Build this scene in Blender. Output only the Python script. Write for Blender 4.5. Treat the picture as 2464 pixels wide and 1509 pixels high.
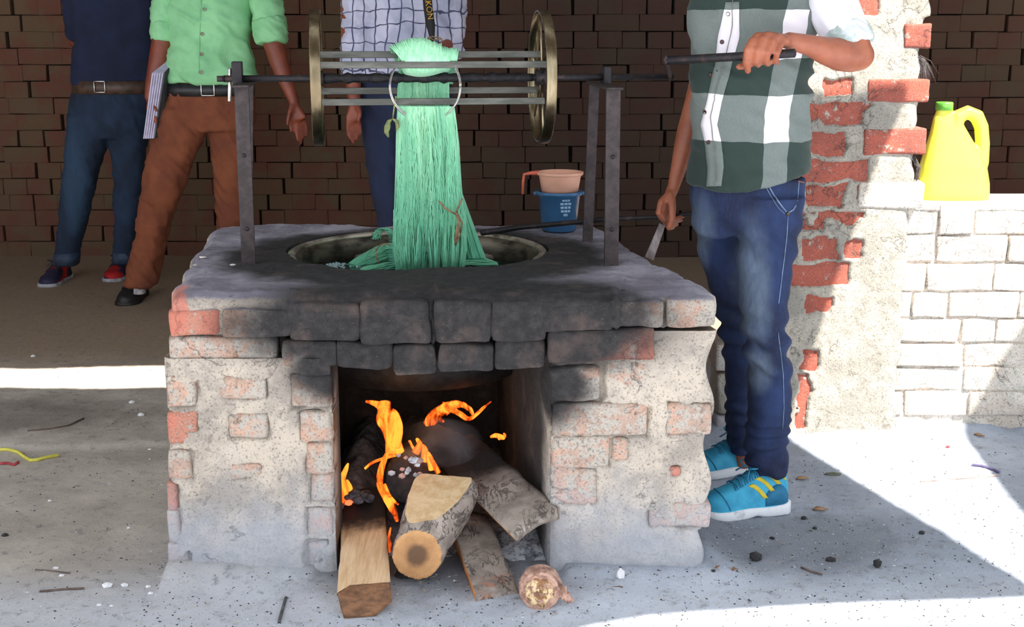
import bpy, bmesh, math, random
import numpy as np
from mathutils import Vector, Matrix
for _o in list(bpy.data.objects): bpy.data.objects.remove(_o)
S = bpy.context.scene
C = S.collection
PI = math.pi
random.seed(7); RNG = np.random.default_rng(7)

# ------------------------------------------------------------------ camera, sky, sun, exposure
F = 3000.0; TH = math.atan((754.5-80)/F); H = 1.37
CT, ST = math.cos(TH), math.sin(TH)
cd = bpy.data.cameras.new('camera'); cam = bpy.data.objects.new('camera', cd); C.objects.link(cam)
cam.location = (0, 0, H); cam.rotation_euler = (PI/2-TH, 0, 0)
cd.sensor_width = 36; cd.lens = 36*F/2464; cd.clip_start = .05; cd.clip_end = 100
S.camera = cam
S.view_settings.view_transform = 'Standard'; S.view_settings.look = 'None'
S.view_settings.gamma = 1; S.view_settings.use_curve_mapping = False
S.view_settings.exposure = 0.42
w = bpy.data.worlds.new('sky'); S.world = w; w.use_nodes = True
bg = w.node_tree.nodes['Background']
bg.inputs[0].default_value = (.86, .93, 1.0, 1); bg.inputs[1].default_value = 1.55
SUN = Vector((.394, -.47, .912)).normalized()
sl = bpy.data.lights.new('sun', 'SUN'); so = bpy.data.objects.new('sun', sl); C.objects.link(so)
sl.energy = 13.0; sl.angle = math.radians(.53); sl.color = (1, .95, .86)
so.rotation_euler = SUN.to_track_quat('Z', 'Y').to_euler()

# ------------------------------------------------------------------ pixel helpers
def ray(px, py):
    a = (px-1232)/F; k = (py-754.5)/F
    return Vector((a, CT-k*ST, -ST-k*CT))
def W(px, py, Y):
    d = ray(px, py); t = Y/d.y
    return Vector((d.x*t, Y, H+d.z*t))
def G(px, py, z=0.0):
    d = ray(px, py); t = (z-H)/d.z
    return Vector((d.x*t, d.y*t, z))
def PX(p):
    d = Vector(p)-Vector((0, 0, H)); t = d.y*CT-d.z*ST
    return (1232+F*d.x/t, 754.5-F*(d.y*ST+d.z*CT)/t, t)
def RR(r, py, Y):          # radius in pixels -> metres at depth
    return r/F*(Y/ray(0, py).y)
def lin(c):
    return tuple(((v/255)/12.92 if v <= 10 else (((v/255)+.055)/1.055)**2.4) for v in c[:3])+(1,)

# ------------------------------------------------------------------ numpy noise
def _h(ix, iy, iz, s):
    n = (ix*374761393+iy*668265263+iz*2147483647+s*1274126177) & 0xffffffff
    n = ((n ^ (n >> 13))*1274126177) & 0xffffffff
    return ((n ^ (n >> 16)) & 0xffff)/65535.0
def vn(P, sc=1., seed=0):
    P = np.asarray(P, float)*sc+1000.0
    i = np.floor(P).astype(np.int64); f = P-i; f = f*f*(3-2*f)
    r = 0
    for a in (0, 1):
        for b in (0, 1):
            for c in (0, 1):
                wt = (f[:, 0] if a else 1-f[:, 0])*(f[:, 1] if b else 1-f[:, 1])*(f[:, 2] if c else 1-f[:, 2])
                r = r+wt*_h(i[:, 0]+a, i[:, 1]+b, i[:, 2]+c, seed)
    return r*2-1
def fbm(P, sc=1., seed=0, o=4):
    r = 0; a = 1; t = 0
    for k in range(o):
        r = r+a*vn(P, sc*2.03**k, seed+k*17); t += a; a *= .5
    return r/t

# ------------------------------------------------------------------ mesh builder
class MB:
    def __init__(s): s.v = []; s.f = []; s.m = []
    def add(s, vs, fs, m=0):
        o = len(s.v); s.v += [tuple(v) for v in vs]; s.f += [tuple(i+o for i in f) for f in fs]; s.m += [m]*len(fs)
    def rings(s, rings, cap=True, m=0, closed=False):
        n = len(rings[0]); vs = [p for r in rings for p in r]; fs = []
        L = len(rings)
        for i in range(L if closed else L-1):
            j = (i+1) % L
            for k in range(n):
                k2 = (k+1) % n
                fs.append((i*n+k, i*n+k2, j*n+k2, j*n+k))
        if cap and not closed:
            fs.append(tuple(range(n-1, -1, -1))); fs.append(tuple((L-1)*n+k for k in range(n)))
        s.add(vs, fs, m)
    def RL(s, rs, n=16, m=0, cap=True, p=2.0, rnd=0):
        """rs: (centre, U, V) elliptical rings"""
        out = []
        if rnd:
            c0, U0, V0 = rs[0]; c1 = rs[1][0]; d = (c0-c1).normalized()*min(U0.length, V0.length)*rnd
            out += [(c0+d, U0*.25, V0*.25), (c0+d*.8, U0*.62, V0*.62), (c0+d*.45, U0*.87, V0*.87)]
        out += list(rs)
        if rnd:
            c0, U0, V0 = rs[-1]; c1 = rs[-2][0]; d = (c0-c1).normalized()*min(U0.length, V0.length)*rnd
            out += [(c0+d*.45, U0*.87, V0*.87), (c0+d*.8, U0*.62, V0*.62), (c0+d, U0*.25, V0*.25)]
        R = []
        for c, U, V in out:
            ring = []
            for k in range(n):
                a = 2*PI*k/n; ca, sa = math.cos(a), math.sin(a)
                if p != 2: ca = math.copysign(abs(ca)**(2/p), ca); sa = math.copysign(abs(sa)**(2/p), sa)
                ring.append(c+U*ca+V*sa)
            R.append(ring)
        s.rings(R, cap, m)
    def tube(s, pts, r, n=8, ref=None, m=0, rnd=0, flat=1.0, cap=True):
        pts = [Vector(p) for p in pts]; L = len(pts)
        rr = r if hasattr(r, '__len__') else [r]*L
        rs = []; U = None
        for i in range(L):
            T = (pts[min(i+1, L-1)]-pts[max(i-1, 0)]).normalized()
            if U is None:
                q = Vector(ref) if ref is not None else (Vector((0, 0, 1)) if abs(T.z) < .9 else Vector((1, 0, 0)))
            else: q = U
            U = (q-T*q.dot(T)).normalized(); V = T.cross(U)
            rs.append((pts[i], U*rr[i], V*rr[i]*flat))
        s.RL(rs, n, m, cap, 2, rnd)
    def box(s, c, sx, sy, sz, X=(1, 0, 0), Y=(0, 1, 0), Z=(0, 0, 1), b=0, m=0):
        c = Vector(c); X = Vector(X)*sx/2; Y = Vector(Y)*sy/2; Z = Vector(Z)*sz/2
        if not b:
            vs = [c+X*i+Y*j+Z*k for i in (-1, 1) for j in (-1, 1) for k in (-1, 1)]
            s.add(vs, [(0, 1, 3, 2), (4, 6, 7, 5), (0, 4, 5, 1), (2, 3, 7, 6), (0, 2, 6, 4), (1, 5, 7, 3)], m); return
        bx, by, bz = [1-2*b/q for q in (sx, sy, sz)]
        vs = []; fs = []; id = {}
        for i in (-1, 1):
            for j in (-1, 1):
                for k in (-1, 1):
                    for a, (e, g, h) in enumerate(((1, by, bz), (bx, 1, bz), (bx, by, 1))):
                        id[i, j, k, a] = len(vs); vs.append(c+X*i*e+Y*j*g+Z*k*h)
        def q(*l): fs.append(tuple(id[t] for t in l))
        for i in (-1, 1):
            o = ((-1, -1), (1, -1), (1, 1), (-1, 1)); o = o if i > 0 else o[::-1]
            q(*[(i, j, k, 0) for j, k in o]); o2 = o[::-1]
            q(*[(j, i, k, 1) for j, k in o2]); q(*[(j, k, i, 2) for j, k in o])
        for i in (-1, 1):
            for j in (-1, 1):
                l = [(i, j, -1, 0), (i, j, 1, 0), (i, j, 1, 1), (i, j, -1, 1)]; q(*(l[::-1] if i*j > 0 else l))
                l = [(i, -1, j, 0), (i, 1, j, 0), (i, 1, j, 2), (i, -1, j, 2)]; q(*(l if i*j > 0 else l[::-1]))
                l = [(-1, i, j, 1), (1, i, j, 1), (1, i, j, 2), (-1, i, j, 2)]; q(*(l[::-1] if i*j > 0 else l))
                for k in (-1, 1):
                    l = [(i, j, k, 0), (i, j, k, 1), (i, j, k, 2)]; q(*(l if i*j*k > 0 else l[::-1]))
        s.add(vs, fs, m)
    def lathe(s, c, prof, n=40, m=0, closed=False):
        c = Vector(c)
        R = [[c+Vector((r*math.cos(2*PI*k/n), r*math.sin(2*PI*k/n), z)) for k in range(n)] for r, z in prof]
        s.rings(R, cap=not closed, m=m, closed=closed)
    def mesh(s, name, smooth=True):
        me = bpy.data.meshes.new(name); me.from_pydata(s.v, [], s.f); me.update()
        if any(s.m): me.polygons.foreach_set('material_index', s.m)
        if len(s.f) < 30000:
            bm = bmesh.new(); bm.from_mesh(me); bmesh.ops.recalc_face_normals(bm, faces=bm.faces); bm.to_mesh(me); bm.free()
        if smooth: me.polygons.foreach_set('use_smooth', [True]*len(me.polygons))
        return me

ROOTLOC = {}
def link(name, me, mats, parent=None):
    o = bpy.data.objects.new(name, me); C.objects.link(o)
    if mats is not None:
        k_ = np.zeros(len(me.polygons), np.int32); me.polygons.foreach_get('material_index', k_)
        me.materials.clear()
        for q in (mats if isinstance(mats, (list, tuple)) else [mats]): me.materials.append(q)
        if k_.any(): me.polygons.foreach_set('material_index', k_)
    if parent is not None:
        o.parent = parent
        if parent.name in ROOTLOC: o.location = -ROOTLOC[parent.name]
    return o
def part(name, mb, mats, parent, smooth=True, label=None):
    me = mb.mesh(name, smooth) if isinstance(mb, MB) else mb
    o = link(name, me, mats, parent)
    if label: o['label'] = label
    return o
def thing(name, label, cat, loc=(0, 0, 0), group=None):
    o = bpy.data.objects.new(name, None); C.objects.link(o); o.empty_display_size = .05
    o.location = loc; ROOTLOC[o.name] = Vector(loc)
    o['label'] = label; o['category'] = cat
    if group: o['group'] = group
    return o
def single(name, mb, mats, label, cat, group=None, smooth=True, kind=None):
    me = mb.mesh(name, smooth) if isinstance(mb, MB) else mb
    co = np.empty(len(me.vertices)*3); me.vertices.foreach_get('co', co); co = co.reshape(-1, 3)
    b = np.array([(co[:, 0].min()+co[:, 0].max())/2, (co[:, 1].min()+co[:, 1].max())/2, co[:, 2].min()])
    me.vertices.foreach_set('co', (co-b).ravel()); me.update()
    o = link(name, me, mats); o.location = b
    if label: o['label'] = label
    if cat: o['category'] = cat
    if group: o['group'] = group
    if kind: o['kind'] = kind
    return o
def structure(name, mb, mats, smooth=True):
    me = mb.mesh(name, smooth) if isinstance(mb, MB) else mb
    o = link(name, me, mats); o['kind'] = 'structure'; return o

def getco(me):
    co = np.empty(len(me.vertices)*3); me.vertices.foreach_get('co', co); return co.reshape(-1, 3)
def getno(me):
    no = np.empty(len(me.vertices)*3); me.vertex_normals.foreach_get('vector', no); return no.reshape(-1, 3)
def setco(me, co): me.vertices.foreach_set('co', np.ascontiguousarray(co).ravel()); me.update()
def remesh(mb, vox, smooth=0, name='m'):
    me = mb.mesh(name); o = bpy.data.objects.new('tmp', me); C.objects.link(o)
    md = o.modifiers.new('r', 'REMESH'); md.mode = 'VOXEL'; md.voxel_size = vox
    if smooth:
        sm = o.modifiers.new('s', 'SMOOTH'); sm.iterations = smooth; sm.factor = .5
    dg = bpy.context.evaluated_depsgraph_get(); dg.update()
    out = bpy.data.meshes.new_from_object(o.evaluated_get(dg))
    bpy.data.objects.remove(o); bpy.data.meshes.remove(me)
    out.name = name; out.materials.clear()
    out.polygons.foreach_set('use_smooth', [True]*len(out.polygons)); out.update()
    return out
def disp(me, fn):
    co = getco(me); no = getno(me); setco(me, co+no*fn(co, no)[:, None]); return me

# ------------------------------------------------------------------ materials
MATS = {}
class NT:
    def __init__(s, name):
        s.mat = bpy.data.materials.new(name); s.mat.use_nodes = True
        s.nt = s.mat.node_tree; s.b = s.nt.nodes['Principled BSDF']; s.out = s.nt.nodes['Material Output']
        s._pos = None
    def n(s, t, **kw):
        q = s.nt.nodes.new(t)
        for k, v in kw.items(): setattr(q, k, v)
        return q
    def l(s, a, b): s.nt.links.new(a, b)
    def pos(s):
        if s._pos is None: s._pos = s.n('ShaderNodeNewGeometry').outputs['Position']
        return s._pos
    def inp(s, sock, v):
        if hasattr(v, 'is_linked') or isinstance(v, bpy.types.NodeSocket): s.l(v, sock)
        else: sock.default_value = v
    def noise(s, scale, detail=6, rough=.6, vec=None, stretch=None, dist=0):
        v = vec if vec is not None else s.pos()
        if stretch:
            m = s.n('ShaderNodeVectorMath', operation='MULTIPLY'); s.l(v, m.inputs[0]); m.inputs[1].default_value = stretch; v = m.outputs[0]
        q = s.n('ShaderNodeTexNoise'); s.l(v, q.inputs['Vector']); q.inputs['Scale'].default_value = scale
        q.inputs['Detail'].default_value = detail; q.inputs['Roughness'].default_value = rough; q.inputs['Distortion'].default_value = dist
        return q.outputs['Fac']
    def mr(s, v, a, b, c=0., d=1., smooth=True):
        q = s.n('ShaderNodeMapRange'); q.interpolation_type = 'SMOOTHSTEP' if smooth else 'LINEAR'
        s.inp(q.inputs['Value'], v); q.inputs['From Min'].default_value = a; q.inputs['From Max'].default_value = b
        q.inputs['To Min'].default_value = c; q.inputs['To Max'].default_value = d; return q.outputs[0]
    def math(s, op, a, b=0., clamp=False):
        q = s.n('ShaderNodeMath', operation=op); q.use_clamp = clamp; s.inp(q.inputs[0], a); s.inp(q.inputs[1], b); return q.outputs[0]
    def mix(s, f, a, b, blend='MIX'):
        q = s.n('ShaderNodeMix', data_type='RGBA', blend_type=blend)
        s.inp(q.inputs[0], f); s.inp(q.inputs[6], a); s.inp(q.inputs[7], b); return q.outputs[2]
    def xyz(s):
        q = s.n('ShaderNodeSeparateXYZ'); s.l(s.pos(), q.inputs[0]); return q.outputs
    def ell(s, c, r, soft=.4, wob=.3, ws=9):
        """1 inside an ellipsoid stain, 0 outside, ragged edge"""
        a = s.n('ShaderNodeVectorMath', operation='SUBTRACT'); s.l(s.pos(), a.inputs[0]); a.inputs[1].default_value = c
        b = s.n('ShaderNodeVectorMath', operation='DIVIDE'); s.l(a.outputs[0], b.inputs[0]); b.inputs[1].default_value = r
        d = s.n('ShaderNodeVectorMath', operation='LENGTH'); s.l(b.outputs[0], d.inputs[0])
        v = s.math('ADD', d.outputs['Value'], s.math('MULTIPLY', s.math('SUBTRACT', s.noise(ws, 5), .5), wob*2))
        return s.mr(v, 1+soft/2, 1-soft/2)
    def bump(s, h, dist=.004, strength=1., prev=None):
        q = s.n('ShaderNodeBump'); s.inp(q.inputs['Height'], h); q.inputs['Distance'].default_value = dist; q.inputs['Strength'].default_value = strength
        if prev is not None: s.l(prev, q.inputs['Normal'])
        return q.outputs[0]
    def fin(s, col, rough=.8, metal=0., nrm=None, **kw):
        s.inp(s.b.inputs['Base Color'], col); s.inp(s.b.inputs['Roughness'], rough); s.inp(s.b.inputs['Metallic'], metal)
        if nrm is not None: s.l(nrm, s.b.inputs['Normal'])
        for k, v in kw.items(): s.inp(s.b.inputs[k.replace('_', ' ')], v)
        return s.mat
def simple(name, c1, c2=None, sc=30, rough=.7, metal=0., bs=120, bd=.001, lo=.35, hi=.65, stretch=None, **kw):
    t = NT(name); c2 = c2 or tuple(v*.75 for v in c1)
    col = t.mix(t.mr(t.noise(sc, stretch=stretch), lo, hi), lin(c1), lin(c2))
    return t.fin(col, rough, metal, t.bump(t.noise(bs, stretch=stretch), bd), **kw)

def masonry(name, base, base2, plaster_amt, plaster=(176, 170, 160), soot=True, pits=True):
    """brick or plaster with plaster smears, soot stain round the mouth and pot, pits"""
    t = NT(name)
    n1 = t.noise(7, 8, .65); n2 = t.noise(38, 8, .7); n3 = t.noise(160, 6, .7)
    col = t.mix(t.mr(n1, .38, .62), lin(base), lin(base2))
    if plaster_amt > 0:
        pm = t.mr(t.math('ADD', t.math('MULTIPLY', n2, .6), t.math('MULTIPLY', t.noise(12, 5), .4)), .62-plaster_amt*.3, .68-plaster_amt*.3)
        col = t.mix(pm, col, t.mix(n3, lin(plaster), lin([v*.8 for v in plaster])))
    # fine dark grains and light lime specks
    col = t.mix(t.mr(n3, .52, .64, 0, .62), col, lin((74, 70, 68)))
    col = t.mix(t.mr(t.noise(22, 9, .75, dist=1.2), .44, .36, 0, .45), col, lin((84, 76, 72)))
    rid = t.math('ABSOLUTE', t.math('SUBTRACT', t.noise(5, 8, .6, dist=.5), .5)); gate = t.mr(t.noise(4, 3), .50, .58); col = t.mix(t.math('MULTIPLY', gate, t.mr(rid, .006, .001, 0, .6)), col, lin((64, 56, 52)))
    col = t.mix(t.mr(t.noise(210, 4, .8), .60, .70, 0, .7), col, lin((226, 222, 216)))
    if soot:
        x, y, z = t.xyz()
        # pale ash film low down, bluish
        low = t.mr(t.math('ADD', z, t.math('MULTIPLY', t.noise(6, 5), .35)), .52, .20)
        col = t.mix(t.math('MULTIPLY', low, .62), col, t.mix(n2, lin((186, 194, 208)), lin((150, 158, 172))))
        s1 = t.ell((-.15, 2.98, .67), (.56, .3, .155), .45, .30, 7)
        s2 = t.ell((-.42, 3.0, .55), (.15, .2, .09), .8, .3, 9)
        s3 = t.ell((.10, 3.0, .50), (.10, .2, .10), .8, .3, 9)
        s = t.math('MAXIMUM', s1, t.math('MAXIMUM', s2, s3))
        # interior of the fire mouth
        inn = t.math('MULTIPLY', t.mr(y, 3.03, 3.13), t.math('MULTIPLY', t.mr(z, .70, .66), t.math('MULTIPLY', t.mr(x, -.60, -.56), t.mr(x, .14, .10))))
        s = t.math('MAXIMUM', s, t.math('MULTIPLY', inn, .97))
        # wet black ring on the deck
        dk = t.mr(z, .715, .728)
        ring = t.math('MULTIPLY', dk, t.ell((-.27, 3.56, .74), (.56, .50, 1), .22, .12, 8))
        s = t.math('MAXIMUM', s, ring)
        sc = t.mix(t.mr(n2, .4, .7), lin((32, 30, 32)), lin((52, 49, 49)))
        sc = t.mix(t.mr(t.noise(9, 4), .52, .7, 0, .5), sc, lin((92, 76, 70)))
        sc = t.mix(t.mr(t.noise(260, 3, .8), .66, .74, 0, .8), sc, lin((170, 165, 158)))
        deck = t.mix(t.mr(n1, .35, .65), lin((168, 164, 176)), lin((120, 114, 126)))
        deck = t.mix(t.mr(n2, .55, .7, 0, .6), deck, lin((74, 66, 76)))
        deck = t.mix(t.mr(t.noise(60, 8, .8, stretch=(1, 3, 1)), .58, .68, 0, .7), deck, lin((206, 202, 212)))
        geo = t.n('ShaderNodeSeparateXYZ'); gg = t.n('ShaderNodeNewGeometry'); t.l(gg.outputs['Normal'], geo.inputs[0])
        up = t.math('MULTIPLY', t.mr(geo.outputs[2], .55, .85), t.mr(z, .69, .71))
        col = t.mix(up, col, deck)
        rdp = t.ell((-.835, 2.99, .70), (.045, .2, .05), .3, .5, 16); col = t.mix(t.math('MULTIPLY', rdp, .8), col, lin((190, 112, 94)))
        col = t.mix(s, col, sc)
    h = t.math('ADD', t.math('ADD', t.math('MULTIPLY', n2, 1.0), t.math('MULTIPLY', n3, .35)), t.math('MULTIPLY', gate, t.mr(rid, .012, .0, 0, -.4)))
    nr = t.bump(h, .006, .9)
    nr = t.bump(t.noise(420, 3, .8), .0012, .8, nr)
    return t.fin(col, .92, 0, nr)
# ------------------------------------------------------------------ material palette
m_plaster = masonry('furnace_plaster', (198, 184, 168), (156, 146, 136), .0)
m_brick_pale = masonry('furnace_brick', (200, 160, 138), (166, 144, 130), .5, (196, 186, 174))
m_brick_red = masonry('furnace_brick_red', (196, 112, 92), (178, 124, 104), .25)
m_redp = masonry('pillar_brick_red', (178, 92, 74), (154, 82, 68), .22, (190, 182, 170), soot=False)
m_white = masonry('limewashed_brick', (226, 216, 204), (206, 192, 178), .3, (222, 216, 204), soot=False)
m_pplaster = masonry('pillar_plaster', (182, 174, 160), (150, 144, 134), 0, soot=False)

def wall_brick_mat():
    t = NT('interior_brick'); oi = t.n('ShaderNodeObjectInfo')
    c = t.mix(oi.outputs['Random'], lin((112, 82, 62)), lin((104, 88, 66)))
    c = t.mix(t.mr(t.noise(5, 5), .42, .6), c, lin((112, 72, 58)))
    c = t.mix(t.mr(t.noise(45, 8, .7), .5, .7, 0, .6), c, lin((98, 86, 70)))
    x, y, z = t.xyz()
    dark = t.math('MULTIPLY', t.mr(x, -1.4, .4), t.mr(x, 3.6, 1.8, .35, 1))     # darker stretch behind the stove
    c = t.mix(t.math('MULTIPLY', dark, .75), c, lin((54, 43, 40)))
    return t.fin(c, .95, 0, t.bump(t.noise(90, 7, .7), .006, .7))
m_wall = wall_brick_mat()
m_gap = simple('dark_joint', (40, 34, 32), (30, 26, 26), rough=.95)
m_iron = simple('black_iron', (46, 43, 46), (84, 66, 60), sc=35, rough=.55, metal=.6, lo=.5, hi=.75)
m_post = simple('rusty_brown_steel', (66, 55, 56), (46, 38, 38), sc=40, rough=.6, metal=.35)
m_steel = simple('worn_steel', (160, 146, 118), (112, 98, 76), sc=20, rough=.28, metal=1., bd=.0004, stretch=(1, 1, .2))
m_slat = simple('painted_slat', (104, 102, 96), (76, 76, 70), sc=40, rough=.42, metal=.7, stretch=(.15, 1, 1))
m_dirty = simple('dye_blackened_shaft', (24, 24, 30), (44, 40, 42), rough=.35, metal=.5, bs=160, bd=.004)
m_wire = simple('bright_wire', (205, 200, 196), (170, 166, 162), rough=.3, metal=1.)

# ------------------------------------------------------------------ floor
def grid_axis(spans):
    out = []
    for a, b, n in spans: out += list(np.linspace(a, b, n, endpoint=False))
    return np.array(out+[spans[-1][1]])
def floor_h(P):
    x, y = P[:, 0], P[:, 1]
    h = .004*fbm(P, 3, 3)+.003*fbm(P, 14, 5)+.0022*fbm(P, 50, 8)*(np.abs(y-3.5) < 2)
    dx = np.maximum(np.maximum(-.86-x, x-.50), 0); dy = np.maximum(np.maximum(3.0-y, y-4.1), 0)
    d = np.sqrt(dx*dx+dy*dy)
    sk = .045*np.exp(-(d/.075)**2)*(.75+.5*fbm(P, 6, 11))
    mouth = (x > -.50) & (x < .14)
    sk = np.where(mouth, .012*np.exp(-(d/.2)**2), sk)
    h = h+np.where(x > -.9, sk, 0)
    h += .03*np.exp(-((x-.2)/.25)**2-((y-2.86)/.09)**2)*.6
    h += .05*np.exp(-((x-1.25)/.5)**2-((y-4.25)/.10)**2)*(1+.8*fbm(P, 12, 4))
    # slab edge across the left yard
    h += np.where((x < -.8), .012/(1+np.exp(-(y-(4.02+.02*np.sin(x*9)))/.006)), 0)
    return h
xs = grid_axis([(-9, -2.2, 20), (-2.2, 2.4, 340), (2.4, 9, 18)])
ys = grid_axis([(-14, 2.2, 30), (2.2, 5.2, 230), (5.2, 7.9, 30)])
X, Y = np.meshgrid(xs, ys); P = np.stack([X.ravel(), Y.ravel(), 0*X.ravel()], 1); P[:, 2] = floor_h(P)
nx = len(xs); idx = np.arange(len(P)).reshape(len(ys), nx)
fc = np.stack([idx[:-1, :-1].ravel(), idx[:-1, 1:].ravel(), idx[1:, 1:].ravel(), idx[1:, :-1].ravel()], 1)
def np_mesh(name, P, fc, smooth=True):
    me = bpy.data.meshes.new(name); me.from_pydata(P.tolist(), [], fc.tolist()); me.update()
    me.polygons.foreach_set('use_smooth', [smooth]*len(me.polygons)); return me
def floor_mat():
    t = NT('packed_dirt_floor'); x, y, z = t.xyz()
    n1 = t.noise(2.2, 6); n2 = t.noise(25, 8, .7); n3 = t.noise(150, 5, .75)
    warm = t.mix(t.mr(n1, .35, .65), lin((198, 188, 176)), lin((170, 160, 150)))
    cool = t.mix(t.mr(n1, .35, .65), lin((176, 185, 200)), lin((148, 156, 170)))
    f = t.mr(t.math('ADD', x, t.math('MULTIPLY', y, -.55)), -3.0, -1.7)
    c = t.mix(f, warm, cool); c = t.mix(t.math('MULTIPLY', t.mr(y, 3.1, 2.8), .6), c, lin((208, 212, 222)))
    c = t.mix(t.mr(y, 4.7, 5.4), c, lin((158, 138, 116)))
    c = t.mix(t.mr(n2, .52, .72, 0, .7), c, lin((110, 108, 108)))
    # sooty trodden patch by the shoe and in front of the mouth
    c = t.mix(t.math('MULTIPLY', t.ell((.72, 3.25, 0), (.36, .22, 1), .9, .4, 8), .55), c, lin((78, 78, 82)))
    c = t.mix(t.math('MULTIPLY', t.ell((-.18, 3.5, 0), (.5, .65, 1), .5, .3, 8), .8), c, lin((92, 92, 98)))
    c = t.mix(t.math('MULTIPLY', t.ell((-1.9, 4.35, 0), (.55, .22, 1), .8, .5, 9), .6), c, lin((96, 84, 78)))
    c = t.mix(t.mr(n3, .60, .68, 0, .8), c, lin((62, 60, 60)))
    c = t.mix(t.mr(t.noise(230, 4, .8), .60, .68, 0, .8), c, lin((225, 226, 228)))
    return t.fin(c, .95, 0, t.bump(t.noise(330, 4, .8), .0015, .8, t.bump(n2, .006, .7)))
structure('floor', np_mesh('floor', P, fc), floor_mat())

# ------------------------------------------------------------------ unseen roof sheets cut to cast the shade: front awning, inner roof, right panel
def roof_poly(pts, z=3.0, th=.05):
    mb = MB(); n = len(pts)
    mb.rings([[Vector((x, y, z)) for x, y in pts], [Vector((x, y, z+th)) for x, y in pts]]); return mb
def up(p, z=3.0):
    k = z/SUN.z; return (p[0]+SUN.x*k, p[1]+SUN.y*k)
m_roof = simple('roof_sheet', (120, 112, 104), (96, 90, 84), rough=.9)
A, B = G(1893, 1052), G(2464, 1400)
fl = [(-4.5, 2.50), (-.3, 2.60), (.1, 2.68), (.32, 2.76), (.75, 2.83), (B.x+.03, 2.87), (B.x, B.y), (A.x, A.y), (A.x-.15, A.y+.5), (A.x-.16, 4.74), (-.5, 4.73), (-1.2, 4.71), (-1.6, 4.69), (-2.6, 4.70), (-4.5, 4.6)]  # shade edge on the floor; the sheet above takes its shape from it
r1 = [up(p) for p in fl]; structure('ceiling', roof_poly(r1), m_roof, False)
fl2 = [(-4.6, 5.08), (-2.0, 5.0), (-1.4, 5.05), (.93, 5.05), (.94, 6.25), (4.6, 6.25)]
r2 = [up(p) for p in fl2]+[(6, 8.0), (-6, 8.0), (-6, 3.4)]; structure('ceiling_inner', roof_poly(r2), m_roof, False)
fl3 = [(1.50, 3.0), (4.5, 3.0), (4.5, 4.75), (1.655, 4.75), (1.52, 3.48)]  # added panel out of view, shaped to shade the right corner
structure('shade_panel_right', roof_poly([up(p) for p in fl3]), m_roof, False)
for nm, x0, x1, y0, y1 in (('wall_left', -4.9, -4.75, 3.4, 8.0), ('wall_right', 5.0, 5.15, 3.6, 8.0)):
    mb = MB(); mb.box(((x0+x1)/2, (y0+y1)/2, 1.5), x1-x0, y1-y0, 3.0); structure(nm, mb, m_wall, False)

# ------------------------------------------------------------------ back wall, brick by brick
YW = 7.7
mb = MB(); mb.box((0, YW+.16, 1.5), 10.2, .2, 3.0)
wall = structure('wall_back', mb, m_gap, False)
def chip_box(sx, sy, sz, seed, b=.006):
    mb = MB(); mb.box((0, 0, 0), sx, sy, sz, b=b)
    me = mb.mesh('brick', False); co = getco(me); co += np.stack([fbm(co, 12, seed+k, 2) for k in range(3)], 1)*.006; setco(me, co); return me
vars_ = {'h': [chip_box(.142, .1, .0965, i, .003) for i in range(4)], 's': [chip_box(.268, .1, .0965, 10+i, .003) for i in range(4)]}
for l in vars_.values():
    for me in l: me.materials.append(m_wall)
def seen_wall(px, py):
    if py < -20 or py > 625 or px < -20 or px > 2490: return False
    if 395 < px < 1560 and py > 560: return False
    if 1700 < px < 2170: return False
    if px > 2170 and py > 480: return False
    if 185 < px < 360 and py < 200: return False
    if 430 < px < 590 and py < 280: return False
    if 960 < px < 1090 and py > 100: return False
    if 850 < px < 1100 and py < 130: return False
    return True
spots = []
r = random.Random(3)
for row in range(30):
    z = .05+row*.0985; x = -4.7+r.random()*.1
    while x < 4.9:
        k = 'h' if (row % 2 and r.random() < .85) or r.random() < .15 else 's'
        wd = .142 if k == 'h' else .268
        gap = r.uniform(.010, .022) if r.random() < .45 else .002
        spots.append((x+wd/2, z+r.uniform(-.003, .003), k)); x += wd+gap
vis = [s for s in spots if seen_wall(*PX((s[0], YW, s[1]))[:2])]
vis.sort(key=lambda s: (s[2] != 's', abs(s[0]-.3)))
chosen = set(vis[:298])
rest = MB(); rv = {k: [(getco(m), [tuple(p.vertices) for p in m.polygons]) for m in l] for k, l in vars_.items()}
for s in spots:
    off = Vector((s[0], YW+.05+r.uniform(-.010, .010), s[1])); j = r.randrange(4); rot = r.uniform(-.012, .012)
    if s in chosen:
        o = bpy.data.objects.new('brick', vars_[s[2]][j]); C.objects.link(o); o.parent = wall; o.location = off; o.rotation_euler = (0, rot, 0)
    else:
        co, fs = rv[s[2]][j]; rest.add([tuple(v) for v in co+np.array(off)], fs)
o = part('distant_bricks', rest, m_wall, wall, False); o['kind'] = 'stuff'

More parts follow.
